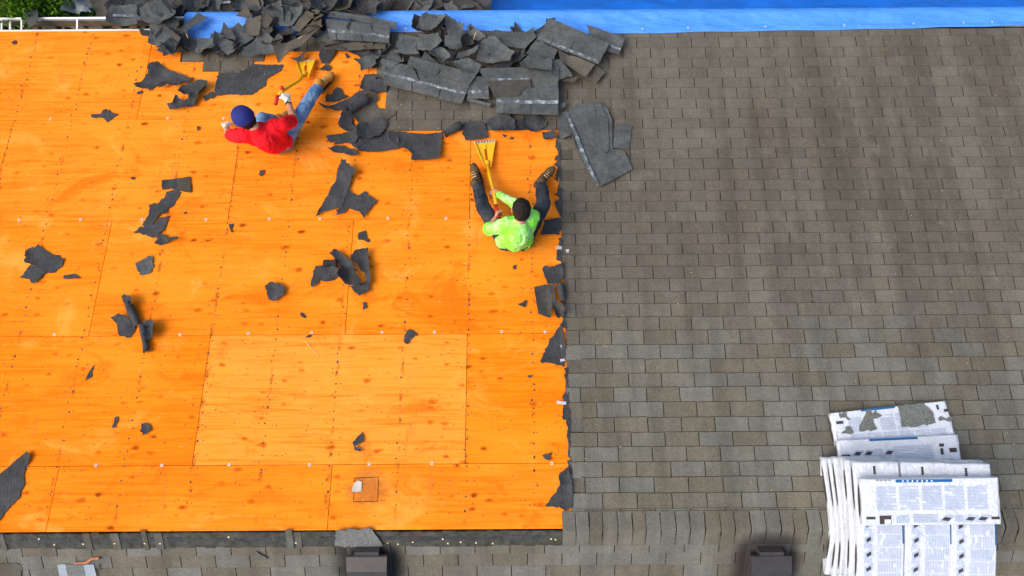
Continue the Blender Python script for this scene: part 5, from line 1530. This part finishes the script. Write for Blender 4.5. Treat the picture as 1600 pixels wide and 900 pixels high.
shovel('yellow roofing shovel under the pile edge, in the white gloved hand', (461.5, 96), (494.5, 92), (483.5, 121.5), (470, 120), (0.03, 0.03, 0.06, 0.06),
       [(467, 126, 0.11), (452, 135, 0.20), (443, 141, 0.25), (435.5, 148, 0.27)], [(434, 150, 0.27), (430, 163, 0.27)], [((440.5, 140, 0.285), (439.5, 134, 0.31))])

# ------------------------------------------------------------------ people
simple('skin', (0.56, 0.27, 0.17), 0.55, 0.3, 0.08, 10)
simple('glove', (0.72, 0.68, 0.66), 0.8, 0.2, 0.1, 20, 0.3, 60)
simple('hair', (0.012, 0.009, 0.008), 0.7, 0.3, 0.4, 60, 0.8, 130)
simple('red_cotton', (0.84, 0.012, 0.022), 0.85, 0.15, 0.08, 6, 0.8, 9)
simple('lime_cotton', (0.18, 0.83, 0.10), 0.85, 0.15, 0.06, 6, 0.4, 14)
m = NT('lime_shirt', 0.85, 0.15); p_ = m.pos()
m.color(m.mix(m.ramp(m.noise(p_, 5.5, 3, 0.6), 0.42, 0.66), (0.27, 0.95, 0.07), (0.52, 0.97, 0.36)))  # paler mottling puts the shirt's highlights into its colour
m.bump(m.noise(m.mapping(p_, (1, 1.8, 1)), 9, 4, 0.6, 1.2), 0.9, 0.03); M['lime_shirt'] = m.mat
def denim(name, a, b):
    m = NT(name, 0.9, 0.15); p_ = m.pos()
    c = m.mix(m.ramp(m.noise(p_, 7, 4, 0.65), 0.38, 0.66), a, b)
    m.color(m.scale_col(c, m.ramp(m.noise(p_, 90, 2), 0.3, 0.7, 0.85, 1.15))); m.bump(m.noise(p_, 22, 3, 0.6), 0.4, 0.015); M[name] = m.mat
denim('denim_blue', (0.10, 0.22, 0.42), (0.27, 0.42, 0.60))
denim('denim_dark', (0.022, 0.028, 0.040), (0.050, 0.058, 0.072))
simple('cap_navy', (0.022, 0.030, 0.19), 0.8, 0.2, 0.12, 15, 0.2, 60)
simple('boot_tan', (0.50, 0.24, 0.04), 0.75, 0.25, 0.3, 25, 0.3, 40)
simple('boot_brown', (0.10, 0.062, 0.030), 0.75, 0.25, 0.35, 25, 0.3, 40)
simple('sole_pale', (0.30, 0.23, 0.15), 0.8, 0.2, 0.2)
simple('sole_dark', (0.03, 0.026, 0.022), 0.8, 0.2, 0.2)
simple('lace', (0.75, 0.62, 0.35), 0.8, 0.2, 0.1)
simple('watch_black', (0.015, 0.015, 0.016), 0.35, 0.5, 0.1)
simple('eye_white', (0.75, 0.73, 0.70), 0.3, 0.5, 0.02)
simple('lip', (0.40, 0.13, 0.10), 0.5, 0.3, 0.05)

def capsule(bm, a, ra, b, rb, seg=14):
    a, b = Vector(a), Vector(b)
    d = b - a; L = d.length
    if L < 1e-5: d = Vector((0, 0, 1))
    d.normalize()
    s1 = d.cross(Vector((0.3, 0.5, 0.81))).normalized(); s2 = d.cross(s1)
    rings = []
    hemi = [(-1.0, 0.02), (-0.85, 0.527), (-0.5, 0.866), (0.0, 1.0)]
    for (o, r) in hemi: rings.append((a + d * o * ra, ra * r))
    for (o, r) in [(0.0, 1.0), (0.5, 0.866), (0.85, 0.527), (1.0, 0.02)]: rings.append((b + d * o * rb, rb * r))
    prev = None; first = None
    for (c, r) in rings:
        ring = [bm.verts.new(c + (s1 * math.cos(t) + s2 * math.sin(t)) * r) for t in [2 * math.pi * k / seg for k in range(seg)]]
        if prev:
            for k in range(seg): bm.faces.new((prev[k], prev[(k + 1) % seg], ring[(k + 1) % seg], ring[k]))
        else: first = ring
        prev = ring
    bm.faces.new(first[::-1]); bm.faces.new(prev)
def ellipsoid(bm, c, ax, ay, az, sub=3):
    """ax, ay, az: half-axis vectors"""
    r = bmesh.ops.create_icosphere(bm, subdivisions=sub, radius=1.0)
    for v in r['verts']:
        v.co = c + ax * v.co.x + ay * v.co.y + az * v.co.z
def fuse(name, caps, ells, mat, parent, voxel=0.012, smooth=6, wrinkle=0.0, wscale=10.0, cut=None):
    """one continuous surface grown over tapered limbs"""
    bm = bmesh.new()
    for (a, ra, b, rb) in caps: capsule(bm, a, ra, b, rb)
    for e in ells: ellipsoid(bm, *e)
    bmesh.ops.recalc_face_normals(bm, faces=bm.faces)
    me = bpy.data.meshes.new('tmp'); bm.to_mesh(me); bm.free()
    to = bpy.data.objects.new('tmp', me); C.objects.link(to)
    md = to.modifiers.new('r', 'REMESH'); md.mode = 'VOXEL'; md.voxel_size = voxel
    if smooth:
        ms = to.modifiers.new('s', 'SMOOTH'); ms.factor = 0.5; ms.iterations = smooth
    dg = bpy.context.evaluated_depsgraph_get()
    nm = bpy.data.meshes.new_from_object(to.evaluated_get(dg))
    bpy.data.objects.remove(to); bpy.data.meshes.remove(me)
    nrm = [v.normal.copy() for v in nm.vertices]
    vv = [v.co.copy() for v in nm.vertices]
    if wrinkle:
        vv = [p + n * wrinkle * (noise.noise(Vector((p.x, p.y, p.z)) * wscale) + 0.6 * noise.noise(Vector((p.y * 2.3, p.x * 0.8, p.z * 1.4)) * wscale) - 1.6 * max(0.0, 0.16 - abs(noise.noise(Vector((p.x * 1.5 + p.y, p.y * 0.9 - p.x * 0.4, p.z * 1.2)) * wscale * 0.62))) * 4) for p, n in zip(vv, nrm)]
    fs = [tuple(f.vertices) for f in nm.polygons]
    bpy.data.meshes.remove(nm)
    return mk(name, vv, fs, mat, parent, None, True)
def hand(Wp, F, Np, S, curl=0.5, spread=1.0, g=0.0, sc=1.0):
    """capsules of a hand: wrist Wp, pointing F, palm faces Np, thumb on side S; curl in radians per joint"""
    F = F.normalized(); S = (S - F * S.dot(F)).normalized(); N2 = F.cross(S)
    if N2.dot(Np) < 0: N2 = -N2
    caps = []
    offs = [0.031, 0.0105, -0.0105, -0.031]; lens = [0.070, 0.079, 0.073, 0.057]
    for o, L in zip(offs, lens):
        base = Wp + S * o * 0.55 * sc + F * 0.012; kn = Wp + F * 0.088 * sc + S * o * sc
        caps.append((base, 0.014 * sc + g, kn, 0.0115 * sc + g))
        p = kn; ang = curl * 0.8; r = 0.0088 * sc + g
        for f in (0.45, 0.32, 0.23):
            d = F * math.cos(ang) + N2 * math.sin(ang) + S * (o * 1.2 * spread)
            q_ = p + d.normalized() * L * f * sc
            caps.append((p, r, q_, r * 0.92)); p = q_; r *= 0.92; ang += curl
    t0 = Wp + S * 0.018 * sc + F * 0.02 * sc; t1 = Wp + S * 0.046 * sc + F * 0.048 * sc + N2 * 0.012
    t2 = t1 + (F * 0.75 + S * 0.25 + N2 * 0.6 * min(1, curl)).normalized() * 0.034 * sc; t3 = t2 + (F * 0.7 - S * 0.15 + N2 * 0.9 * min(1, curl)).normalized() * 0.028 * sc
    caps += [(t0, 0.015 * sc + g, t1, 0.0125 * sc + g), (t1, 0.0115 * sc + g, t2, 0.0098 * sc + g), (t2, 0.0098 * sc + g, t3, 0.008 * sc + g)]
    return caps
def head_shape(c, up, fwd):
    """skull, jaw, nose, ears for the body mesh; c = skull centre"""
    up = up.normalized(); fwd = (fwd - up * fwd.dot(up)).normalized(); rt = fwd.cross(up)
    ells = [(c, rt * 0.076, fwd * 0.094, up * 0.098), (c - up * 0.06 + fwd * 0.03, rt * 0.058, fwd * 0.060, up * 0.066)]
    caps = [(c - up * 0.015 + fwd * 0.088, 0.010, c - up * 0.045 + fwd * 0.106, 0.014),
            (c - up * 0.09 + fwd * 0.068, 0.020, c - up * 0.098 + fwd * 0.074, 0.016),
            (c + up * 0.012 + fwd * 0.082 - rt * 0.035, 0.014, c + up * 0.012 + fwd * 0.082 + rt * 0.035, 0.014)]
    for s in (-1, 1):
        caps.append((c + rt * 0.078 * s + up * 0.012 - fwd * 0.004, 0.013, c + rt * 0.080 * s - up * 0.03 + fwd * 0.004, 0.010))
    return caps, ells, rt, fwd, up
def face_parts(c, rt, fwd, up, root):
    for s in (-1, 1):
        e = MB(); bm = bmesh.new(); ellipsoid(bm, c + fwd * 0.082 - up * 0.008 + rt * 0.031 * s, rt * 0.013, fwd * 0.010, up * 0.008, 2)
        me = [v.co.copy() for v in bm.verts]; fs = [tuple(v.index for v in f.verts) for f in bm.faces]; bm.verts.index_update()
        fs = [tuple(v.index for v in f.verts) for f in bm.faces]; bm.free()
        mk('eye', me, fs, M['eye_white'], root, smooth=True)
    e = MB(); e.tube([c - up * 0.068 + fwd * 0.094 - rt * 0.022, c - up * 0.066 + fwd * 0.101, c - up * 0.068 + fwd * 0.094 + rt * 0.022], [0.004, 0.006, 0.004], 8)
    e.build('mouth', M['lip'], root)
def boot(root, ankle, toe, up, mat, sole, L=0.27, laces=True):
    """work boot from ankle towards toe"""
    f = (toe - ankle).normalized(); u = (up - f * up.dot(f)).normalized(); s = f.cross(u)
    heel = ankle - f * 0.05 - u * 0.055; ball = ankle + f * (L * 0.52) - u * 0.060; tp = ankle + f * (L * 0.70) - u * 0.066
    caps = [(ankle + u * 0.05, 0.050, ankle - u * 0.01, 0.047), (ankle - u * 0.01, 0.047, ankle + f * 0.10 - u * 0.045, 0.040), (heel + u * 0.012, 0.036, ball, 0.036),
            (ankle + f * 0.06 - u * 0.04 - s * 0.01, 0.04, ball + s * 0.012, 0.037), (ball - s * 0.012, 0.037, tp, 0.032), (ball + s * 0.012, 0.037, tp, 0.032)]
    b = fuse('boot', caps, [], M[mat], root, 0.009, 5)
    so = MB(); ring = []
    for k in range(16):
        t = 2 * math.pi * k / 16
        mid = heel.lerp(tp, 0.5); la = (tp - heel).length / 2 + 0.036
        w = 0.043 * (1 + 0.12 * math.cos(t))
        ring.append(mid + f * la * math.cos(t) + s * w * math.sin(t) - u * 0.012)
    so.add([p - u * 0.028 for p in ring] + [p - u * 0.006 for p in ring], [tuple(range(16))[::-1], tuple(range(16, 32))] + [(k, (k + 1) % 16, 16 + (k + 1) % 16, 16 + k) for k in range(16)])
    so.build('sole', M[sole], b)
    if laces:
        for k in range(4):
            p = ankle + f * (0.045 + 0.026 * k) - u * (0.012 + 0.014 * k) + u * 0.034
            l_ = MB(); l_.tube([p - s * 0.024 - u * 0.006, p + u * 0.004, p + s * 0.024 - u * 0.006], 0.0035, 6); l_.build('lace', M['lace'], b)
    return b

def foot_pt(an, to, up):
    f = (to - an).normalized(); u = (up - f * up.dot(f)).normalized()
    return an + f * 0.11 - u * 0.052
# ---- lime-shirted worker, seated, legs spread downslope, both hands on the shovel
def E_(x, y, h):
    (a,) = pxs('E', [(x, y)]); return P(a[0], a[1], h)
pel = E_(425, 735, 0.13)
root = empty('person', E_(425, 735, 0.012)); tag(root, 'seated person with dark hair in lime green shirt and dark jeans, gripping shovel', 'person')
waist = E_(432, 728, 0.27); chest = E_(450, 680, 0.45); neck = E_(462, 618, 0.57); skull = E_(466, 548, 0.70)
shL = E_(535, 596, 0.50); shR = E_(375, 648, 0.48)
hipL = E_(480, 730, 0.115); hipR = E_(375, 735, 0.115)
elR = E_(272, 668, 0.34); wrR = E_(312, 612, 0.335)
elL = E_(440, 530, 0.36); wrL = E_(338, 462, 0.205)
knR = E_(245, 540, 0.27); anR = E_(205, 400, 0.11); toR = E_(178, 322, 0.16)
upR = Vector((-0.1, -0.9, 0.9)); upL = Vector((-0.5, -0.7, 0.9))
knL = E_(598, 520, 0.25); anL = E_(580, 388, 0.11); toL = E_(645, 325, 0.15)
def print_len(n, *ps): print('LIMB', n, [round((a - b).length, 3) for a, b in zip(ps, ps[1:])])
print_len('green arm R', shR, elR, wrR); print_len('green arm L', shL, elL, wrL); print_len('leg R', hipR, knR, anR); print_len('leg L', hipL, knL, anL); print_len('spine', pel, waist, chest, neck, skull)
up_h = ((skull - neck).normalized() + NF * 0.6).normalized()
fw = Vector((-0.15, 0.8, -0.55))
hc, he, rt, fwd, hup = head_shape(skull, up_h, fw)
gripR = E_(326, 575, 0.30); gripL = E_(305, 450, 0.19)
handR = hand(wrR, gripR - wrR, Vector((0.8, 0.1, -0.6)), Vector((0.2, 1, 0.4)), 1.15)
handL = hand(wrL, gripL - wrL, Vector((0.2, 0.5, -0.9)), Vector((0.5, -1, 0.6)), 1.15)
def torso(g, pel, waist, chest, hipL, hipR, shL, shR):
    mid = (shL + shR) / 2
    return [(hipL, 0.100 + g, hipR, 0.100 + g), (pel, 0.115 + g, waist, 0.112 + g), (waist, 0.112 + g, chest, 0.118 + g),
            (hipL.lerp(hipR, 0.15) + (waist - pel) * 0.8, 0.09 + g, shL.lerp(mid, 0.30), 0.082 + g), (hipR.lerp(hipL, 0.15) + (waist - pel) * 0.8, 0.09 + g, shR.lerp(mid, 0.30), 0.082 + g),
            (shL, 0.056 + g, shR, 0.056 + g), (chest, 0.11 + g, mid, 0.075 + g)]
def limb(a, ra, b, rb, c, rc, g=0.0): return [(a, ra + g, b, rb + g), (b, rb + g, c, rc + g)]
body = torso(-0.014, pel, waist, chest, hipL, hipR, shL, shR) + [(chest.lerp(neck, .5), 0.07, neck, 0.055), (neck, 0.054, skull - hup * 0.03, 0.052)]
body += limb(shR, 0.050, elR, 0.040, wrR, 0.027) + limb(shL, 0.048, elL, 0.036, wrL, 0.026)
body += limb(hipR, 0.080, knR, 0.055, anR, 0.036) + limb(hipL, 0.080, knL, 0.055, anL, 0.036)
body += [(anR, 0.034, foot_pt(anR, toR, upR), 0.018), (anL, 0.034, foot_pt(anL, toL, upL), 0.018)] + hc + handR + handL
fuse('body', body, he, M['skin'], root, 0.0065, 3)
face_parts(skull, rt, fwd, hup, root)
hair_e = [(skull + hup * 0.020 - fwd * 0.014, rt * 0.086, fwd * 0.098, hup * 0.096), (skull - hup * 0.02 - fwd * 0.035, rt * 0.079, fwd * 0.068, hup * 0.085)]
fuse('hair', [], hair_e, M['hair'], root, 0.007, 2, 0.005, 45)
shirt = torso(0.008, pel + NF * 0.03, waist, chest, hipL + NF * 0.03, hipR + NF * 0.03, shL, shR) + [(chest.lerp(neck, .4), 0.085, chest.lerp(neck, .8), 0.066)]
shirt += [(shR, 0.074, shR.lerp(elR, 0.9), 0.066)] + [(shL, 0.070, elL, 0.056), (elL, 0.056, elL.lerp(wrL, 0.95), 0.041)]
fuse('shirt', shirt, [], M['lime_shirt'], root, 0.009, 5, 0.010, 10)
def jeans(g, legs, hips, pel, mat, wr=0.008):
    caps = [(hips[0], 0.108, hips[1], 0.108), (pel, 0.118, pel + NF * 0.04, 0.112)]
    for (h, k, a) in legs: caps += [(h, 0.095, k, 0.072), (k, 0.072, k.lerp(a, .5), 0.066), (k.lerp(a, .5), 0.066, k.lerp(a, 0.86), 0.060)]
    return fuse('jeans', caps, [], M[mat], root, 0.012, 5, wr, 13)
jeans(0, [(hipR, knR, anR), (hipL, knL, anL)], (hipL, hipR), pel, 'denim_dark')
boot(root, anR, toR, upR, 'boot_brown', 'sole_dark', 0.265)
boot(root, anL, toL, upL, 'boot_brown', 'sole_pale', 0.265)

# ---- red-shirted worker, leaning forward, one leg stretched out
FR['D'] = (320, 70, 4.7375)
def D_(x, y, h):
    (a,) = pxs('D', [(x, y)]); return P(a[0], a[1], h)
root = empty('person', D_(520, 745, 0.012)); tag(root, 'seated person in red shirt, navy cap and light blue jeans, one leg stretched out', 'person')
pel = D_(535, 728, 0.13); waist = D_(505, 725, 0.27); chest = D_(445, 690, 0.42); neck = D_(375, 618, 0.56); skull = D_(300, 550, 0.64)
shR = D_(575, 592, 0.48); shL = D_(258, 672, 0.46)
hipR = D_(585, 715, 0.115); hipL = D_(490, 725, 0.115)
elR = D_(660, 555, 0.36); wrR = D_(612, 412, 0.33); gripR = D_(590, 325, 0.30)
elL = D_(178, 668, 0.24); wrL = D_(160, 607, 0.12); gripL = D_(150, 570, 0.06)
knR = D_(725, 490, 0.24); anR = D_(850, 295, 0.11); toR = D_(925, 205, 0.13)
upR = Vector((-0.45, -0.6, 0.9)); upL = NF + Vector((0.2, -0.4, 0.1))
knL = D_(425, 548, 0.27); anL = D_(540, 560, 0.09); toL = D_(600, 505, 0.06)
print_len('red arm R', shR, elR, wrR); print_len('red arm L', shL, elL, wrL); print_len('leg R', hipR, knR, anR); print_len('leg L', hipL, knL, anL); print_len('spine', pel, waist, chest, neck, skull)
up_h = ((skull - neck).normalized() * 0.6 + NF * 0.9 + Vector((0, -0.1, 0))).normalized()
fw = Vector((-0.85, 0.6, -0.45))
hc, he, rt, fwd, hup = head_shape(skull, up_h, fw)
hR = (gripR - wrR, Vector((-0.4, -0.5, -0.7)), Vector((-0.9, 0.1, 0.4)))
hL = (gripL - wrL, Vector((0.3, 0.3, -1)), Vector((1, 0, 0.2)))
body = torso(-0.014, pel, waist, chest, hipL, hipR, shL, shR) + [(chest.lerp(neck, .5), 0.07, neck, 0.055), (neck, 0.054, skull - hup * 0.03, 0.052)]
body += limb(shR, 0.050, elR, 0.041, wrR, 0.027) + limb(shL, 0.050, elL, 0.040, wrL, 0.027)
body += limb(hipR, 0.080, knR, 0.055, anR, 0.036) + limb(hipL, 0.080, knL, 0.055, anL, 0.036)
body += [(anR, 0.034, foot_pt(anR, toR, upR), 0.018), (anL, 0.034, foot_pt(anL, toL, upL), 0.018)] + hc
body += hand(wrR, *hR, 1.1) + hand(wrL, *hL, 0.35)
fuse('body', body, he, M['skin'], root, 0.0065, 3)
face_parts(skull, rt, fwd, hup, root)
fuse('hair', [], [(skull - hup * 0.012 - fwd * 0.022, rt * 0.083, fwd * 0.080, hup * 0.088)], M['hair'], root, 0.007, 2, 0.004, 45)
shirt = torso(0.008, pel + NF * 0.03, waist, chest, hipL + NF * 0.03, hipR + NF * 0.03, shL, shR) + [(chest.lerp(neck, .4), 0.085, chest.lerp(neck, .85), 0.066)]
shirt += [(shR, 0.076, shR.lerp(elR, 0.72), 0.068), (shL, 0.076, shL.lerp(elL, 0.75), 0.068)]
fuse('shirt', shirt, [], M['red_cotton'], root, 0.009, 5, 0.009, 9)
jeans(0, [(hipR, knR, anR), (hipL, knL, anL)], (hipL, hipR), pel, 'denim_blue')
# belt line
bt = MB(); bc = pel.lerp(waist, 0.35)
boot(root, anR, toR, upR, 'boot_tan', 'sole_dark', 0.265)
boot(root, anL, toL, upL, 'boot_tan', 'sole_dark', 0.265)
for (wq, hq, cl) in ((wrR, hR, 1.1), (wrL, hL, 0.35)):
    gl = hand(wq, *hq, cl, g=0.003) + [(wq - hq[0].normalized() * 0.035, 0.032, wq + hq[0].normalized() * 0.02, 0.031)]
    fuse('glove', gl, [], M['glove'], root, 0.0055, 2)
d = (elR - wrR).normalized(); wc = wrR + d * 0.052
wt = MB(); wt.tube([wc - d * 0.011, wc + d * 0.011], 0.034, 16); wo = wt.build('wristwatch', M['watch_black'], root, smooth=False)
s1 = d.cross(NF).normalized(); n1 = s1.cross(d).normalized()
if n1.z < 0: n1 = -n1
fp = (n1 + s1 * (0.5 if s1.x > 0 else -0.5)).normalized()
fc_ = MB(); fc_.tube([wc + fp * 0.028, wc + fp * 0.041], 0.019, 16); fc_.build('watch_case', M['watch_black'], wo)
fc_ = MB(); fc_.tube([wc + fp * 0.0412, wc + fp * 0.0425], 0.015, 16); fc_.build('watch_face', M['steel'], wo)
# baseball cap: six-panel dome, brim, button
cc_ = skull + hup * 0.018
dome = []; df = []
NA, NB = 36, 9
for j in range(NB + 1):
    ph = (math.pi / 2) * j / NB * 1.06
    for i in range(NA):
        t = 2 * math.pi * i / NA
        seam = 1 - 0.022 * (abs(math.cos(3 * t)) ** 30)
        r = math.sin(ph) ** 0.88
        dome.append(cc_ + rt * 0.104 * r * seam * math.cos(t) + fwd * (0.120 * r * seam * math.sin(t)) + hup * (0.118 * max(0.0, math.cos(ph)) ** 0.85 - 0.008 * max(0, ph - 1.5)))
for j in range(NB):
    for i in range(NA):
        df.append((j * NA + i, j * NA + (i + 1) % NA, (j + 1) * NA + (i + 1) % NA, (j + 1) * NA + i))
cp = mk('cap', dome, df, M['cap_navy'], root, smooth=True)
cp.modifiers.new('t', 'SOLIDIFY').thickness = 0.003
bmv = []; bmf = []
for k in range(13):
    t = math.radians(25 + 130 * k / 12)
    e = math.sin(math.pi * k / 12)
    p0 = cc_ + rt * 0.100 * math.cos(t) + fwd * 0.116 * math.sin(t) + hup * 0.004
    p1 = cc_ + rt * 0.102 * math.cos(t) + fwd * (0.116 * math.sin(t) + 0.072 * e ** 0.6) + hup * (0.004 - 0.016 * (1 - e) - 0.014 * e)
    bmv += [p0, p1, p0 - hup * 0.005, p1 - hup * 0.005]
for k in range(12):
    a = 4 * k
    bmf += [(a, a + 1, a + 5, a + 4), (a + 2, a + 6, a + 7, a + 3), (a + 1, a + 3, a + 7, a + 5)]
mk('brim', bmv, bmf, M['cap_navy'], cp, smooth=True)
bt = MB(); bt.tube([cc_ + hup * 0.116, cc_ + hup * 0.123], [0.010, 0.006], 10); bt.build('button', M['cap_navy'], cp)
for k in range(6):
    t = math.pi / 6 + k * math.pi / 3 - math.pi / 6
    pts = []
    for j in range(1, NB + 1):
        ph = (math.pi / 2) * j / NB; r = math.sin(ph) ** 0.88
        pts.append(cc_ + rt * 0.103 * r * math.cos(t) + fwd * 0.119 * r * math.sin(t) + hup * (0.119 * math.cos(ph) ** 0.85))
    sm_ = MB(); sm_.tube(pts, 0.0022, 5); sm_.build('panel_seam', M['cap_navy'], cp)
